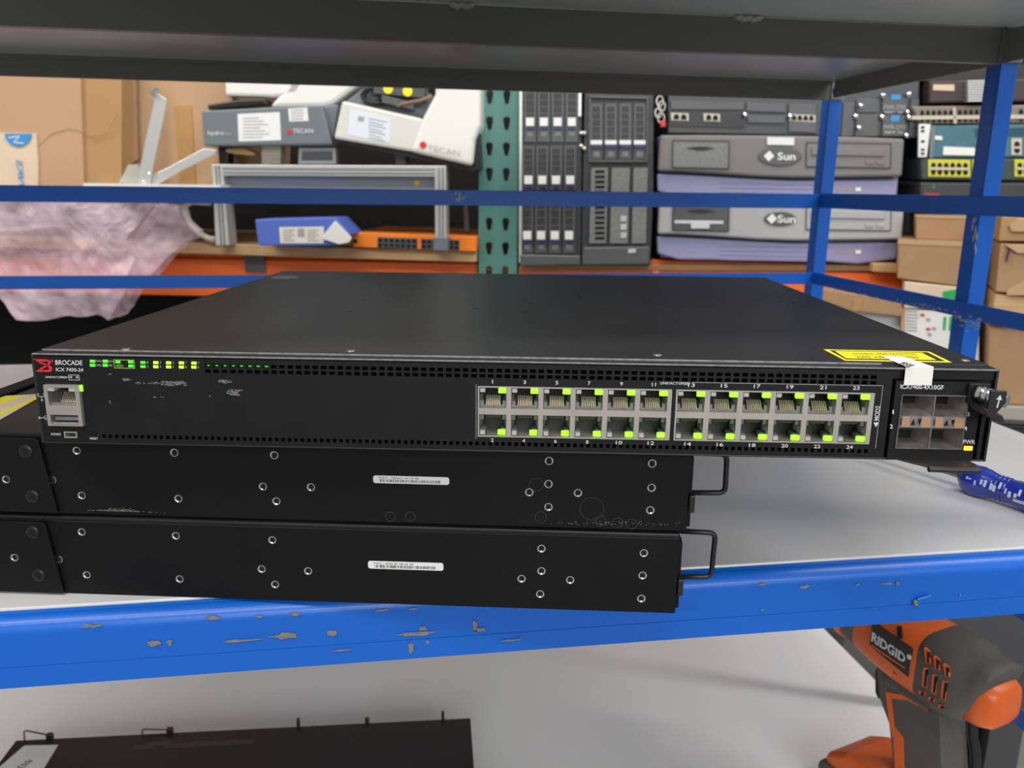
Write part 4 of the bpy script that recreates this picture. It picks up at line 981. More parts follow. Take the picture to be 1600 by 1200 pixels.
MB(white_plastic).prism(PP([(134, 294), (340, 296), (340, 301), (134, 299)], -.08), -.07, .15).build('tray_body', t)
# pink bubble film bags
pb, fo = crumple('bubble_film_bag', 'pink translucent film bag hanging over the orange beam at left', 'plastic bag',
    [(-60, 300), (60, 306), (242, 316), (243, 322), (212, 355), (190, 372), (206, 400), (205, 451), (197, 473), (171, 501), (150, 494), (67, 502), (25, 498), (0, 456), (-60, 430)], -.10, .07, film, 2, 4, .016)
fo.data.polygons.foreach_set('use_smooth', [False]*len(fo.data.polygons))
pb2, fo2 = crumple('bubble_film_bag', 'smaller pinkish film bag beside the aluminium frame leg, in front of the plank', 'plastic bag',
    [(245, 316), (275, 320), (283, 345), (306, 362), (303, 372), (280, 384), (262, 402), (244, 425), (215, 452), (206, 430), (200, 400), (207, 370)], -.085, .045, film, 5, 4, .010)
# --- grey unit with label and white housings above
def dev(name, label, cat, ps, y0, dep, m_, part='housing', bev=.003):
    x = min(p_[0] for p_ in ps); z = min(p_[1] for p_ in ps); t = Thing(name, label, cat, RM, (x, y0, z)); MB(m_).prism(ps, y0, y0+dep).build(part, t, bevel=bev); return t
def on(t, ps, y, m_, name='label', lab=None, th=.0006, yb=None, bev=0):
    return MB(m_).prism(PP(ps, y), y, y+th).build(name, t, lab, bevel=bev)
def words(t, s, x0, y0, x1, y1, y, m_, sl=0., name='lettering', bold=.01):
    q = PP([(x0, y1), (x1, y1+sl), (x1, y0+sl), (x0, y0)], y); text(s, [(a, y, b) for a, b in q], m_, t, name, bold)
g1 = dev('lab_instrument', 'slate grey lab instrument lying on its side, with white hydro lettering', 'instrument', PP([(314, 173), (503, 164), (519, 226), (318, 228)], -.04), -.04, .068, slate)
m = MB(slate); a0, a1, a2, a3 = P2(503, 165, -.04), P2(528, 164, .04), P2(519, 225, .04), P2(519, 226, -.04)
m.prism(PP([(500, 166), (528, 163), (520, 222), (500, 226)], -.02), -.02, .028); m.build('side_panel', g1, bevel=.003)
on(g1, [(371, 178), (437, 175), (439, 219), (373, 221)], -.0405, paper, 'paper_label'); on(g1, [(450, 170), (480, 168), (482, 189), (452, 190)], -.0405, paper, 'small_label')
words(g1, 'hydro', 325, 204.5, 350, 213, -.0415, ink_white); words(g1, 'flex', 352, 206.5, 362, 211.5, -.0415, ink_grey)
words(g1, 'TECAN', 457, 201, 489.5, 208, -.0415, ink_white); c = P2(451.5, 206, -.041); MB(ink_red).lathe((c[0], -.0405, c[1]), (0, -1, 0), [(0, .0045), (.001, .0045), (.001, .0001)], 16).build('red_dot', g1)
m = MB(ink_grey)
for k in range(7): m.prism(PP([(380, 184+k*5), (404+(k*7) % 18, 183.6+k*5), (404+(k*7) % 18, 184.8+k*5), (380, 185.2+k*5)], -.0412), -.0411, -.0406)
for k in range(4): m.prism(PP([(455, 172+k*4.5), (474, 171+k*4.5), (474, 172.2+k*4.5), (455, 173.2+k*4.5)], -.0412), -.0411, -.0406)
m.build('label_print', g1)
tdark = dev('flat_tray', 'thin black flat tray on top of the slate grey instrument', 'tray', PP([(323, 163), (372, 156), (412, 154), (418, 163), (325, 172)], -.01), -.01, .038, black_plastic, 'lid_plate')
w1 = dev('instrument_housing', 'white plastic housing lying above the slate grey instrument, squared end at left', 'housing', PP([(356, 95), (500, 95), (470, 150), (431, 154), (358, 152)], .02), .0, .028, white_plastic, 'shell', .006)
w2 = dev('instrument_housing', 'white slanted cover wedged between the grey instrument and the tilted white one', 'housing', PP([(450, 95), (600, 95), (556, 137), (519, 164), (505, 167), (419, 168), (448, 134)], .0), .0, .2, white_plastic, 'shell', .008)
# tilted white instrument
wr = dev('lab_instrument', 'white lab instrument tipped over at an angle beside the green upright', 'instrument', PP([(534, 157), (659, 185), (672, 150), (642, 237.5), (521, 216), (525, 190)][:2]+[], -.05) if False else PP([(534, 157), (660, 185), (690, 243), (642, 237), (521, 216.5)], -.05), -.05, .26, off_white, 'lower_shell', .005)
MB(white_plastic).prism(PP([(660, 184), (679, 148), (683, 95), (752, 95), (751, 197), (742, 220), (738, 260), (641, 237)], -.056), -.056, .12).build('front_cover', wr, label='white curved front cover', bevel=.008, seg=3)
MB(black_plastic).prism(PP([(521, 217), (642, 239), (741, 260), (745, 215), (748, 200), (752, 262), (740, 268), (640, 245), (524, 222)], -.04), -.04, .12).build('base_edge', wr)
MB(slate).prism(PP([(534, 157), (560, 137), (668, 143), (676, 160), (660, 184)], -.045), -.02, .15).build('inner_tray', wr, bevel=.002)
MB(mid_grey, ink_black, yellow).prism(PP([(580, 120), (661, 126), (661, 153), (580, 145)], -.06), -.045, .0).build('motor_block', wr, bevel=.002)
for (cx, cy) in ((605.5, 138), (636, 142)):
    x, z = P2(cx, cy, -.051); MB(yellow).lathe((x, -.0455, z), (0, -1, 0), [(0, .0090), (.001, .0090), (.001, .0001)], 20).build('warning_sticker', wr, fix=False)
m = MB(port_grey)
for k in range(22): m.prism(PP([(597+k*2.2, 148+k*.55), (598.2+k*2.2, 148.2+k*.55), (598.2+k*2.2, 160+k*.5), (597+k*2.2, 159.8+k*.5)], -.05), -.050, -.030)
m.build('ribbed_block', wr)
MB(black_plastic).tube([(P2(*p_, -.04)[0], -.03, P2(*p_, -.04)[1]) for p_ in ((590, 135), (572, 137), (565, 148), (570, 158), (585, 160), (600, 158))], .006, 10).build('hose', wr, smooth=True)
MB(mat('brown_cable', (.25, .14, .09), .5)).tube([(P2(*p_, -.05)[0], -.05, P2(*p_, -.05)[1]) for p_ in ((620, 166), (640, 160), (658, 157), (675, 150))], .003, 8).build('cable', wr, smooth=True)
on(wr, [(547, 169), (574, 176), (611, 184), (609, 223), (580, 219), (543, 210)], -.0506, mat('label_blue_white', (.66, .70, .74), .5), 'paper_label')
m = MB(ink_grey)
for k in range(7): m.prism(PP([(576, 184+k*5), (604-(k*5) % 9, 190+k*5), (604-(k*5) % 9, 191+k*5), (576, 185.2+k*5)], -.0514), -.0513, -.0507)
m.prism(PP([(560, 181), (569, 183), (568, 190), (559, 188)], -.0514), -.0513, -.0507); m.build('label_print', wr)
c = P2(661, 226.5, -.057); MB(ink_red).lathe((c[0], -.0565, c[1]), (0, -1, 0), [(0, .0062), (.0012, .0062), (.0012, .0001)], 18).build('red_dot', wr)
words(wr, 'TECAN', 668, 226, 718, 235, -.058, mat('pale_ink', (.45, .40, .38), .5), 9, bold=0)
# aluminium frame
af = back_thing('aluminium_frame', 'silver aluminium extrusion frame with a grey panel, standing on the plank', 'frame', 335, 384, -.03)
def rail(ps, y0=-.05, y1=-.01, name='rail'):
    MB(alu).prism(PP(ps, y0), y0, y1).build(name, af, bevel=.001)
rail([(330, 257), (697, 259), (697, 276), (331, 274)]); rail([(331, 257), (347, 257), (358, 383), (337, 383)], -.052, -.012, 'leg'); rail([(679, 259), (697, 259), (697, 372), (680, 370)], -.052, -.012, 'leg')
m = MB(mid_grey)
for yy in (263, 269): m.prism(PP([(346, yy), (680, yy+1.5), (680, yy+2.6), (346, yy+1.1)], -.052), -.0512, -.0500)
for a, b in (((336, 259), (345, 383)), ((341, 259), (350, 383)), ((685, 262), (686, 370)), ((691, 262), (691, 370))):
    m.prism(PP([a, (a[0]+1.2, a[1]), (b[0]+1.2, b[1]), b], -.054), -.0532, -.0520)
m.build('extrusion_groove', af)
MB(glass_grey).prism(PP([(346, 273), (680, 276), (680, 312), (347, 312)], -.02), -.024, -.018).build('panel', af, label='blue grey panel')
c = P2(651.5, 286, -.026); MB(yellow).lathe((c[0], -.0245, c[1]), (0, -1, 0), [(0, .005), (.001, .005), (.001, .0001)], 14).build('yellow_sticker', af)
MB(slate).prism(PP([(677, 370), (700, 371), (700, 393), (677, 392)], -.06), -.06, -.005).build('foot', af, bevel=.002)
t = back_thing('post_stub', 'off white square post stub between the frame and the grey instrument', 'post', 423, 255, .0); MB(beige).prism(PP([(409, 226), (438, 226), (438, 256), (409, 256)]), 0, .03).build('stub', t)
t = back_thing('small_screen', 'small dark screen with a white frame standing on the aluminium frame', 'screen', 495, 256, .0)
MB(alu).ring(PP([(466, 256), (525, 256), (524, 231), (467, 231)]), .006, 0, .02).build('frame', t); MB(slate).prism(PP([(470, 254), (521, 254), (521, 234), (470, 234)]), .004, .01).build('display', t)
t = back_thing('wood_scrap', 'small splintered wood piece on top of the frame at left', 'wood', 370, 243, .0); MB(wood).prism(PP([(352, 232), (380, 231), (398, 239), (396, 243), (370, 241), (352, 238)]), 0, .03).build('piece', t, bevel=.001)
t = back_thing('black_clamp', 'black clamp block under the left end of the grey instrument', 'clamp', 348, 255, .0); MB(black_plastic).prism(PP([(340, 229), (356, 229), (356, 256), (342, 256)]), 0, .03).build('block', t, bevel=.002)
t = back_thing('grey_strut', 'dark grey strut under the tilted white instrument', 'strut', 625, 258, .0); MB(slate).prism(PP([(617, 238), (634, 240), (635, 258), (618, 257)]), 0, .03).build('bar', t, bevel=.002)
t = back_thing('white_hose', 'white curved hose left of the aluminium frame leg', 'hose', 320, 372, -.03)
MB(off_white).tube([(P2(*p_, -.03)[0], -.03, P2(*p_, -.03)[1]) for p_ in ((330, 317), (300, 315), (289, 322), (290, 333), (298, 350), (312, 365), (325, 372), (336, 374))], .0058, 12).build('tube', t, smooth=True)
# blue carton with white label and cone
bb = back_thing('blue_carton', 'small blue carton with a white printed label on the plank', 'box', 470, 386, -.09)
MB(blue_box).prism(PP([(398, 343), (470, 341), (525, 340), (548, 366), (524, 384), (404, 384)], -.09), -.09, .0).build('carton', bb, bevel=.002)
on(bb, [(436, 355), (506, 354), (506, 380), (438, 380)], -.0905, mat('cream_label', (.68, .67, .58), .5), 'paper_label')
m = MB(ink_grey)
for k in range(5): m.prism(PP([(442, 359+k*4), (460-(k % 2)*4, 358.8+k*4), (460-(k % 2)*4, 360+k*4), (442, 360.2+k*4)], -.092), -.0911, -.0906); m.prism(PP([(480, 359+k*4), (498-(k % 2)*5, 358.8+k*4), (498-(k % 2)*5, 360+k*4), (480, 360.2+k*4)], -.092), -.0911, -.0906)
m.prism(PP([(465, 357), (475, 357), (475, 370), (465, 370)], -.092), -.0911, -.0906); m.build('label_print', bb)
MB(white_plastic).prism(PP([(523, 345), (549, 372), (545, 379), (530, 382), (505, 374), (503, 370)], -.098), -.098, -.091).build('folded_flap', bb, label='white folded paper flap', bevel=.001)
# orange port switch
oswt = back_thing('network_switch', 'orange network switch on the plank behind the frame foot', 'network switch', 650, 390, -.03)
ps = PP([(551, 363), (745, 370), (744, 393), (552, 386)], -.03)
MB(mat('orange_switch', (.85, .22, .02), .4)).prism(ps, -.03, .25).build('case', oswt, bevel=.001)
def ports(t, x0, x1, y0, y1, n, y, sl, m_, fr=None, pad=.16, rows=2, name='port_row'):
    """a block of sockets, photo box x0..x1,y0..y1 on plane y"""
    if fr: MB(fr).prism(PP([(x0, y0), (x1, y0+sl), (x1, y1+sl), (x0, y1)], y), y-.001, y+.001).build('port_frame', t)
    m = MB(m_); w_ = (x1-x0)/n; h_ = (y1-y0)/rows
    for r in range(rows):
        for k in range(n):
            a, b = x0+w_*(k+pad), x0+w_*(k+1-pad); c_, d_ = y0+h_*(r+.2)+sl*k/n, y0+h_*(r+.85)+sl*k/n; e = w_*.2
            if r == 0: pts = [(a, d_), (b, d_), (b, c_+h_*.3), (b-e, c_), (a+e, c_), (a, c_+h_*.3)]
            else: pts = [(a, c_), (b, c_), (b, d_-h_*.3), (b-e, d_), (a+e, d_), (a, d_-h_*.3)]
            m.prism(PP(pts, y), y-.0016, y-.0008)
    m.build(name, t)
ports(oswt, 590, 652, 370.5, 387, 7, -.03, 2.2, void_black, mid_grey); ports(oswt, 658, 718, 373, 389, 7, -.03, 2, void_black, mid_grey)
c = P2(555, 377, -.031); MB(void_black).lathe((c[0], -.0305, c[1]), (0, -1, 0), [(0, .004), (.0005, .004), (.0005, .0001)], 12).build('screw_hole', oswt, fix=False); c = P2(744, 382, -.031)
t = back_thing('thin_tube', 'thin grey rod hanging beside the green upright', 'rod', 730, 361, .02); MB(mid_grey).cyl((P2(730, 361, .02)[0], .02, P2(730, 361, .02)[1]), (P2(727, 306, .02)[0], .02, P2(727, 306, .02)[1]), .006).build('rod', t)

# --- drive enclosures right of the upright
def enclosure(label, outline, rows, cols, cw, tabw, tabh, y0=-.01, bez=None):
    t = dev('drive_enclosure', label, 'server', PP(outline, y0), y0, .42, dark_grey, 'case', .002)
    me = {}
    for (ya, yb_, tab, sl) in rows:
        for cx in cols(ya):
            x0, x1 = cx-cw/2, cx+cw/2; z0, z1 = ya, yb_
            d_ = MB(mid_grey, void_black, port_grey)
            d_.prism(PP([(x0, z0), (x1, z0), (x1-.3, z1), (x0-.3, z1)], y0), y0-.004, y0)
            o_ = d_
            hh_ = tab-z0-6
            for k in range(3):
                for j in range(3 if hh_ < 45 else 5):
                    a = x0+cw*(.22+k*.22); b = z0+4+j*hh_/(3 if hh_ < 45 else 5); d_.prism(PP([(a, b), (a+cw*.10, b), (a+cw*.10, b+hh_/6), (a, b+hh_/6)], y0-.004), y0-.0048, y0-.004, 1)
            if z1-tab > 12: d_.prism(PP([(x0+cw*.25, tab+14), (x1-cw*.25, tab+14), (x1-cw*.25, min(z1-2, tab+22)), (x0+cw*.25, min(z1-2, tab+22))], y0-.004), y0-.005, y0-.004, 2)
            dob = d_.build('drive_carrier', t)
            MB(white_plastic).prism(PP([(cx-tabw/2-.2, tab-tabh/2), (cx+tabw/2-.2, tab-tabh/2), (cx+tabw/2-.3, tab+tabh/2), (cx-tabw/2-.3, tab+tabh/2)], y0-.006), y0-.010, y0-.004).build('release_tab', (dob, t), 'white release tab')
            MB(mat('navy_latch', (.02, .03, .12), .4)).prism(PP([(cx-tabw/2, tab+tabh/2), (cx+tabw/2, tab+tabh/2), (cx+tabw/2-1, tab+tabh/2+5.5), (cx-tabw/2+1, tab+tabh/2+5.5)], y0-.005), y0-.009, y0-.004).build('blue_latch', (dob, t))
    return t
e1 = enclosure('drive enclosure with three rows of white tabbed drives right beside the green upright', [(813, 95), (910, 95), (909, 250), (907, 413), (812, 413)],
    [(132, 222, 190.5, 0), (228, 297, 281, 0), (300, 395, 367.5, 0)], lambda ya: [x-(ya-132)*.026 for x in (828.5, 850, 871.5, 893.6)], 18.5, 12.5, 13)
MB(alu).prism(PP([(812, 95), (816.5, 95), (815, 410), (811, 410)], -.012), -.018, -.008).build('ear_rail', e1, 'silver edge rail'); MB(alu).prism(PP([(904, 130), (908.5, 130), (908, 182), (903.5, 182)], -.012), -.018, -.008).build('ear_rail', e1, 'silver edge rail')
MB(mid_grey).prism(PP([(812, 397), (907, 399), (907, 414), (813, 416)], -.016), -.020, -.01).build('lower_bezel', e1, bevel=.003)
for a, b in ((908, 208), (913, 208), (908, 228), (913, 232)):
    x, z = P2(a, b, -.02); MB(steel).lathe((x, -.012, z), (0, -1, 0), [(0, .0030), (.008, .0034), (.010, .0002)], 10).build('knob', e1)
e2 = enclosure('dark tower server with four drives at its top, left of the lilac servers', [(914, 95), (1022, 95), (1021, 300), (1016, 415), (908, 415)],
    [(162, 249, 222.5, 0)], lambda ya: [932, 954.5, 977, 999.5], 17.5, 18, 6.5)
m = MB(mid_grey); m.ring(PP([(919, 254), (1012, 254), (1013, 152), (920, 150)], -.012), .004, -.018, -.010); m.build('bay_frame', e2, bevel=.001)
m = MB(port_grey, void_black)
for (a, b, c_, d_) in ((924, 262, 950, 380), (956, 262, 984, 380), (990, 262, 1012, 380)): m.prism(PP([(a, b), (c_, b), (c_-3, d_), (a-3, d_)], -.012), -.014, -.010)
for k in range(14): m.prism(PP([(930, 266+k*8), (945, 266+k*8), (944.5, 270+k*8), (929.5, 270+k*8)], -.015), -.0150, -.0139, 1)
m.build('front_grille', e2)
m = MB(alu)
for yy in (341, 354, 367): m.prism(PP([(970, yy-4), (979, yy-4), (978.5, yy+5), (969.5, yy+5)], -.015), -.0155, -.0138)
m.build('indicator_mark', e2)
MB(mid_grey).prism(PP([(911, 386), (1015, 385), (1014, 413), (909, 414)], -.016), -.022, -.01).build('lower_bezel', e2, bevel=.003)
MB(alu).prism(PP([(982, 389), (994, 389), (993, 395), (981, 395)], -.023), -.0235, -.0218).build('badge', e2)

# --- lilac servers
def sunserver(label, y_, lid, bay_open):
    dy = y_-268
    t = dev('rack_server', label, 'server', PP([(1028, 213+dy), (1408, 219+dy), (1402, 311+dy), (1031, 305+dy)], .01), .01, .40, purple, 'case', .003); t.o['group'] = 'lilac servers stacked in the rack'
    m = MB(lid)
    top = [(1031, 211+dy), (1100, 211+dy), (1220, 212+dy), (1340, 214+dy), (1412, 217+dy)]
    bot = [(1408, 276+dy), (1340, 277+dy), (1240, 278+dy), (1180, 276+dy), (1110, 271+dy), (1060, 268+dy), (1028, 268+dy)]
    m.prism(PP(top+bot, -.012), -.018, .01); m.build('bezel', t, bevel=.005, seg=3)
    m = MB(purple)
    m.prism(PP([(1027, 271+dy), (1110, 275+dy), (1240, 282+dy), (1404, 281+dy), (1401, 307+dy), (1340, 315+dy), (1290, 311+dy), (1060, 308+dy), (1028, 299+dy)], -.008), -.008, .01); m.build('lower_bezel', t, label='lilac lower bezel', bevel=.004, seg=3)
    m = MB(mat('lilac_shade', (.22, .21, .40), .45))
    for k in range(4): m.prism(PP([(1125, 285+k*7+dy), (1290, 288+k*7+dy), (1290, 290+k*7+dy), (1125, 287+k*7+dy)], -.0085), -.0087, -.0079)
    m.build('bezel_groove', t)
    ml = MB(port_grey if not bay_open else mid_grey, ink_black, alu)
    ml.prism(PP([(1052, 220+dy), (1139, 221+dy), (1138, 263+dy), (1051, 261+dy)], -.020), -.0195, -.018)
    ml.ring(PP([(1051, 219+dy), (1140, 220+dy), (1139, 264+dy), (1050, 262+dy)], -.020), .0015, -.0205, -.018, 1)
    ml.prism(PP([(1072, 231+dy), (1090, 229+dy), (1102, 229+dy), (1117, 232+dy), (1100, 235+dy), (1088, 235+dy)], -.0205), -.0205, -.0195, 1)
    if bay_open: ml.prism(PP([(1054, 246+dy), (1130, 247+dy), (1130, 252+dy), (1054, 251+dy)], -.0205), -.021, -.0195, 2); ml.prism(PP([(1079, 250+dy), (1109, 250+dy), (1108, 259+dy), (1080, 259+dy)], -.021), -.0225, -.0195, 2)
    ml.build('floppy_bay', t)
    mc = MB(sun_light if bay_open else sun_dark, ink_black)
    mc.prism(PP([(1261, 223+dy), (1392, 225+dy), (1391, 262+dy), (1260, 260+dy)], -.020), -.0195, -.018)
    mc.ring(PP([(1260, 222+dy), (1393, 224+dy), (1392, 263+dy), (1259, 261+dy)], -.020), .0013, -.0205, -.018, 1)
    mc.prism(PP([(1268, 231+dy), (1382, 233+dy), (1382, 244+dy), (1268, 242+dy)], -.0205), -.0225, -.0195)
    for a in (1353, 1370): mc.prism(PP([(a, 251+dy), (a+12, 251+dy), (a+12, 257+dy), (a, 257+dy)], -.0205), -.0212, -.0195)
    mc.build('disc_drive', t, bevel=.0006)
    mo = MB(mid_grey, white_plastic); cx, cz = P2(1219, 244+dy, -.020); w_ = abs(P2(1253, 244, -.02)[0]-cx); h_ = w_*.44
    mo.prism([(cx+w_*math.cos(a), cz+h_*math.sin(a)) for a in [2*math.pi*k/32 for k in range(32)]], -.0205, -.017); mo.build('oval_badge', t, bevel=.001)
    dxm = cx-w_*.52; s_ = .0095; mo = MB(white_plastic); mo.prism([(dxm-s_, cz), (dxm, cz-s_), (dxm+s_, cz), (dxm, cz+s_)], -.0212, -.0205); mo.build('diamond_emblem', t)
    words(t, 'Sun', 1215, 238+dy, 1243, 250+dy, -.0214, white_plastic, .5, bold=.02)
    words(t, 'SunFire', 1306, 293.5+dy, 1334, 298.5+dy, -.009, mat('ochre_ink', (.45, .30, .12), .5), .3); words(t, 't5', 1337, 293+dy, 1345, 299+dy, -.009, white_plastic, .2) if False else MB(white_plastic).prism(PP([(1337, 293+dy), (1345, 293+dy), (1345, 298.5+dy), (1337, 298.5+dy)], -.009), -.0092, -.008).build('bezel_print', t)
    if not bay_open: MB(paper).prism(PP([(1199, 214), (1241, 215), (1241, 227), (1199, 226)], -.021), -.0212, -.018).build('paper_label', t, label='small cream paper label')
    return t
sunserver('lilac server with a taupe bezel and a small paper label, upper of two', 268, sun_dark, False)
sunserver('lilac server with a pale grey bezel, lower of two', 366, sun_light, True)
# --- modular chassis above
rt = dev('modular_router', 'dark grey modular router chassis with screws and blue badges, on top of the lilac servers', 'router', PP([(1044, 110), (1437, 110), (1436, 214), (1044, 208)], .0), .0, .40, mat('router_grey', (.055, .06, .066), .45), 'case', .002)
m = MB(mid_grey)
for q in ([(1166, 160), (1228, 162), (1228, 176), (1166, 174)], [(1168, 180), (1227, 181), (1227, 193), (1168, 192)], [(1232, 162), (1275, 163), (1275, 208), (1232, 206)], [(1048, 158), (1162, 160), (1162, 172), (1048, 171)], [(1318, 160), (1335, 160), (1332, 213), (1314, 213)], [(1338, 154), (1374, 154), (1373, 176), (1338, 176)], [(1338, 178), (1373, 178), (1372, 213), (1336, 213)], [(1379, 152), (1418, 152), (1416, 176), (1378, 176)], [(1379, 180), (1416, 180), (1415, 213), (1378, 213)], [(1423, 155), (1436, 155), (1435, 215), (1420, 215)]):
    MB(mid_grey).prism(PP(q, -.003), -.004, .0).build('blanking_plate', rt, bevel=.0008)
MB(black_plastic).prism(PP([(1046, 174), (1163, 176), (1163, 200), (1046, 197)], -.001), -.002, .0).build('dark_module', rt)
for q in ([(1048, 176), (1076, 177), (1076, 189), (1049, 188)], [(1099, 177), (1125, 178), (1125, 190), (1100, 189)], [(1233, 178), (1274, 180), (1274, 191), (1233, 189)]):
    n_ = 2 if q[0][0] < 1200 else 4
    MB(beige).prism(PP(q, -.004), -.0045, -.002).build('port_block', rt)
    ports(rt, q[0][0]+3, q[1][0]-2, q[0][1], q[3][1], n_, -.004, 1, void_black, None, .14, 1)
for a, b in ((1164, 180), (1234, 182), (1344, 166), (1336, 182), (1341, 200), (1378, 150), (1377, 183), (1418, 148), (1417, 176), (1419, 184), (1415, 212)):
    x, z = P2(a, b, -.006); MB(chrome).lathe((x, 0, z), (0, -1, 0), [(0, .0030), (.008, .0030), (.009, .0040), (.013, .0040), (.0145, .0003)], 14).build('thumb_screw', rt, fix=False)
for q in ([(1392, 148), (1408, 148), (1407, 156), (1392, 156)], [(1393, 180), (1406, 180), (1405, 190), (1392, 190)]):
    MB(logo_blue).prism(PP(q, -.0045), -.005, -.002).build('blue_badge', rt)
for (a, b) in ((1381, 164), (1381, 195)):
    words(rt, 'PWR-2700', a, b, a+34, b+7, -.0045, ink_grey); words(rt, 'INPUT  OK', a+2, b+10, a+30, b+13, -.0045, ink_white)
t = back_thing('key_ring', 'bunch of wire rings with a red tag hanging left of the router chassis', 'key ring', 1033, 200, -.02)
for k, (a, b) in enumerate(((1031, 158), (1034, 166), (1029, 176), (1033, 184))):
    x, z = P2(a, b, -.03); MB(steel).tube([(x+.006*math.cos(q_), -.03+.002*math.sin(q_), z+.009*math.sin(q_)) for q_ in [2*math.pi*i/14 for i in range(15)]], .0012, 6).build('ring', t)
MB(mat('red_tag', (.55, .03, .02), .4)).prism(PP([(1031, 189), (1039, 188), (1041, 198), (1032, 200)], -.03), -.034, -.026).build('red_tag', t, bevel=.002)

# --- right stack of network gear
YR = -.02
up = dev('power_supply', 'black power unit with silver cooling fins at upper right', 'power supply', PP([(1452, 126), (1640, 122), (1640, 158), (1452, 161)], YR), YR, .3, mat('brown_black', (.045, .028, .024), .5), 'case')
m = MB(alu)
for k in range(9): m.prism(PP([(1508, 127+k*3.8), (1556, 126+k*3.8), (1556, 128+k*3.8), (1508, 129+k*3.8)], YR-.002), YR-.012, YR)
m.build('cooling_fin', up); MB(kraft).prism(PP([(1458, 132), (1491, 132), (1491, 142), (1458, 141)], YR-.001), YR-.0015, YR).build('paper_label', up)
MB(mat('dark_block', (.03, .027, .026), .6)).prism(PP([(1447, 100), (1660, 96), (1660, 120), (1447, 124)], YR), YR+.02, .3).build('upper_case', up)
bs = dev('network_switch', 'beige front network switch, topmost of the right hand stack', 'network switch', PP([(1424, 166), (1660, 163), (1660, 192), (1438, 194)], YR), YR, .3, mat('dark_beige', (.20, .17, .13), .5), 'case')
MB(beige).prism(PP([(1424, 181), (1660, 179), (1660, 185), (1424, 187)], YR-.001), YR-.003, YR).build('centre_bar', bs); MB(beige).prism(PP([(1488, 168), (1492, 168), (1494, 193), (1490, 193)], YR-.001), YR-.003, YR).build('divider', bs)
ports(bs, 1436, 1490, 170, 194, 6, YR, -.5, void_black, None, .2); ports(bs, 1495, 1556, 169, 193, 7, YR, -.5, void_black, None, .2); ports(bs, 1590, 1640, 168, 192, 5, YR, -.5, void_black, None, .2)
for k in range(12):
    pass
ts = dev('network_switch', 'teal front network switch with a silver rack ear, in the right hand stack', 'network switch', PP([(1454, 196), (1660, 193), (1660, 246), (1452, 247)], YR), YR, .3, teal, 'case')
MB(alu).prism(PP([(1434, 194), (1453, 194), (1447, 246), (1433, 246)], YR), YR-.004, YR).build('rack_ear', ts, 'silver rack ear', bevel=.0008)
m = MB(void_black)
for b in (199, 205, 221, 234, 240): c = P2(1442, b, YR-.005); m.prism([(c[0]-.003, c[1]-.002), (c[0]+.003, c[1]-.002), (c[0]+.003, c[1]+.002), (c[0]-.003, c[1]+.002)], YR-.0048, YR-.0038)
m.build('ear_hole', ts)
MB(slate).prism(PP([(1453, 196), (1462, 196), (1458, 247), (1452, 247)], YR-.001), YR-.002, YR).build('end_cap', ts)
MB(white_plastic).prism(PP([(1474, 229), (1523, 231), (1523, 243), (1473, 242)], YR-.001), YR-.0025, YR).build('white_label', ts); MB(white_plastic).prism(PP([(1460, 212), (1472, 213), (1472, 219), (1460, 218)], YR-.001), YR-.0018, YR).build('small_badge', ts)
m = MB(mat('teal_dark', (.008, .08, .11), .4))
for k in range(3): m.prism(PP([(1524, 201+k*4.5), (1640, 199+k*4.5), (1640, 201+k*4.5), (1524, 203+k*4.5)], YR-.001), YR-.002, YR)
m.build('front_groove', ts)
MB(beige).prism(PP([(1525, 219), (1545, 218), (1545, 243), (1525, 243)], YR-.001), YR-.002, YR).build('uplink_frame', ts); ports(ts, 1528, 1543, 219, 242, 1, YR-.001, 0, void_black, None, .1)
MB(beige).prism(PP([(1580, 216), (1596, 216), (1596, 242), (1580, 242)], YR-.001), YR-.002, YR).build('uplink_frame', ts); ports(ts, 1583, 1594, 219, 241, 1, YR-.001, 0, void_black, None, .1)
ys = dev('network_switch', 'network switch with yellow framed ports under the teal one', 'network switch', PP([(1438, 247), (1660, 248), (1660, 283), (1440, 281)], YR), YR, .3, mat('teal_black', (.03, .05, .05), .45), 'case')
for a, b, n_ in ((1450, 1516, 6), (1519, 1560, 4), (1585, 1640, 5)):
    MB(yellow_port).prism(PP([(a, 249), (b, 250), (b, 277), (a, 276)], YR-.001), YR-.002, YR).build('yellow_port_frame', ys, 'yellow port frame', bevel=.0006); 
    MB(beige).prism(PP([(a+3, 261), (b-2, 262), (b-2, 266), (a+3, 265)], YR-.003), YR-.003, YR-.001).build('socket_divider', ys)
    ports(ys, a+3, b-3, 252, 275, n_, YR-.001, .5, void_black, None, .14)
ds = dev('network_switch', 'plain dark switch at the bottom of the right hand stack', 'network switch', PP([(1438, 285), (1660, 286), (1660, 330), (1438, 326)], YR), YR, .3, dark_grey, 'case')
words(ds, 'HP', 1445, 300, 1452, 304, YR-.001, ink_red) if False else MB(ink_red).prism(PP([(1444, 302), (1468, 303), (1468, 305), (1444, 304)], YR-.001), YR-.0012, YR).build('red_mark', ds)
c = P2(1459, 292, YR-.001); MB(mid_grey).lathe((c[0], YR, c[1]), (0, -1, 0), [(0, .004), (.001, .004), (.001, .0001)], 12).build('round_badge', ds, fix=False)
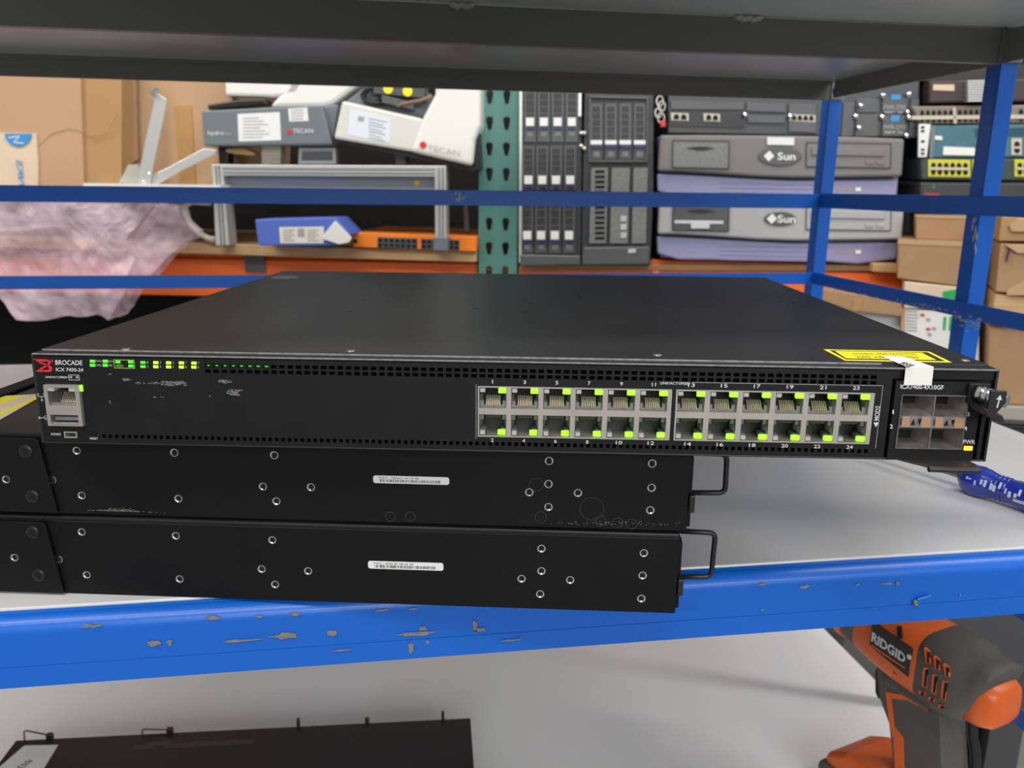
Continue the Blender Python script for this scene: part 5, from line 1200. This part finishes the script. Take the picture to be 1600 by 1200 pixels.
# --- cartons at right
YC = 0.
o_ = RM @ hit(RM, 1, -.12, 1450, 430); CUR[0] = frame((o_.x, o_.y, 0), -.56)
def lidline(t, ps, y): MB(card_lt).prism(PP(ps, y), y-.001, y).build('lid_edge', t)
c1 = carton('small cardboard box directly under the dark switch', PP([(1431, 336), (1560, 339), (1560, 379), (1431, 374)], (.045)), .045, .26, card); lidline(c1, [(1431, 336), (1560, 339), (1560, 343), (1431, 340)], (.045))
c2 = carton('wider cardboard box below the small one, beside the blue post', PP([(1404, 375), (1521, 379), (1512, 449), (1402, 435)], YC), YC, .30, card); lidline(c2, [(1403, 375), (1521, 378.5), (1521, 386), (1403, 381)], YC)
c3 = carton('cardboard box wrapped in brown paper with green print under the wider box', PP([(1413, 440), (1530, 452), (1530, 482), (1412, 482)], YC-.005), YC-.005, .30, kraft, 'wrapped_box')
MB(green_ink).prism(PP([(1473, 456), (1512, 449), (1512, 474), (1488, 470), (1473, 464)], YC-.007), YC-.0065, YC-.005).build('green_print', c3, 'green print'); words(c3, 'R', 1499, 454, 1508, 466, YC-.0075, white_plastic)
c4 = carton('white box with printed shipping label and green letters behind the module', PP([(1410, 482), (1530, 492), (1530, 690), (1412, 690)], YC), YC, .30, white_plastic, 'shipping_box')
MB(card_lt).prism(PP([(1408, 481), (1414, 482), (1414, 690), (1408, 690)], YC-.001), YC-.002, .1).build('tape_edge', c4, 'tan tape edge')
MB(green_ink).prism(PP([(1484, 494), (1502, 496), (1500, 521), (1482, 516)], YC-.001), YC-.0015, YC).build('green_panel', c4, 'green printed panel'); MB(green_ink).prism(PP([(1474.5, 495), (1479, 495), (1477, 516), (1473, 515)], YC-.001), YC-.0015, YC).build('green_stripe', c4, 'green stripe')
q = PP([(1499, 500), (1499, 512), (1488, 512), (1488, 500)], YC-.002); text('S', [(q[2][0], YC-.0018, q[2][1]), (q[2][0], YC-.0018, q[3][1]), (q[0][0], YC-.0018, q[0][1]), (q[0][0], YC-.0018, q[1][1])], white_plastic, c4, bold=.03)
m = MB(ink_grey, ink_red); rr = random.Random(12)
for k in range(7): m.prism(PP([(1416, 485+k*5), (1434+rr.uniform(-4, 3), 486+k*5), (1434, 488+k*5), (1416, 487+k*5)], YC-.0008), YC-.001, YC-.0002, 0)
for (a, b, mi) in ((1447, 497, 0), (1447, 512, 1), (1449, 520, 0), (1456, 511, 0), (1438, 490, 1)): m.prism(PP([(a, b), (a+7, b+.6), (a+6, b+5), (a, b+4)], YC-.0008), YC-.001, YC-.0002, mi)
m.build('label_print', c4)
c5 = carton('brown box with a torn flap visible under the side strip', PP([(1285, 452), (1409, 470), (1409, 495), (1330, 486), (1285, 470)], -.01), -.01, .25, card)
MB(tape_brown).prism(PP([(1334, 466), (1346, 468), (1344, 486), (1332, 486)], -.012), -.0115, -.01).build('tape_patch', c5)
c6 = carton('white box low behind the rear corner of the top switch', PP([(1300, 474), (1336, 482), (1408, 495), (1408, 690), (1300, 690)], .02), .02, .22, white_plastic, 'white_box')
c7 = carton('brown taped box right of the blue middle post, upper one', PP([(1565, 338), (1680, 342), (1680, 377), (1560, 377)], -.06), -.06, .30, card_md)
MB(card_lt).prism(PP([(1576, 352), (1590, 341), (1640, 341), (1640, 362), (1580, 362)], -.063), -.066, -.06).build('open_flap', c7, bevel=.001)
c8 = carton('brown box with a black taped seam right of the blue middle post', PP([(1563, 380), (1680, 384), (1680, 470), (1555, 456)], -.06), -.06, .30, card)
MB(card_lt).prism(PP([(1570, 383), (1680, 380), (1680, 392), (1590, 396)], -.063), -.066, -.06).build('open_flap', c8, bevel=.001)
MB(ink_black).prism(PP([(1576, 388), (1579, 388), (1573, 408), (1571, 408)], -.0635), -.0665, -.06).build('seam_gap', c8); MB(card_lt).prism(PP([(1573, 454), (1600, 440), (1680, 436), (1680, 462), (1573, 461)], -.063), -.064, -.06).build('taped_corner', c8)
c9 = carton('wooden faced crate under the seamed box at the right edge', PP([(1555, 459), (1680, 471), (1680, 512), (1548, 506)], -.055), -.055, .30, wood, 'crate')
c10 = carton('tall brown carton at the right edge behind the arrow flag', PP([(1546, 512), (1680, 512), (1680, 638), (1541, 630)], -.04), -.04, .32, card)
c11 = carton('translucent plastic bin under the tall brown carton', PP([(1538, 633), (1680, 640), (1680, 662), (1538, 655)], -.05), -.05, .32, mat('bin_plastic', (.34, .33, .28), .3), 'plastic_bin')
mt = carton('black perforated tray at the bottom of the right edge stack', PP([(1538, 657), (1680, 664), (1680, 720), (1538, 720)], -.06), -.06, .34, mat('tray_black', (.03, .03, .03), .5), 'perforated_tray')
m = MB(void_black)
for j in range(5):
    for k in range(16):
        c = P2(1555+k*5+(j % 2)*2.5, 662+j*6+k*.3, -.061); m.prism([(c[0]+.0022*math.cos(a), c[1]+.0022*math.sin(a)) for a in [math.pi*i/3 for i in range(6)]], -.0606, -.0599)
m.build('perforation', mt)
zl = min(P2(1400, 690, .02)[1], P2(1590, 720, -.06)[1])
x0, x1 = P2(1290, 690, .0)[0], P2(1700, 690, -.06)[0]
t = Thing('pallet', 'grey plastic pallet under the cartons at right', 'pallet', CUR[0], (x0, -.08, -1.0)); MB(mid_grey).box(x0, x1, -.08, .36, -.60, zl-.004).build('deck_board', t)
for a in (x0+.02, (x0+x1)/2, x1-.07): MB(mid_grey).box(a, a+.05, -.07, .34, -1.0, -.60).build('support', t)
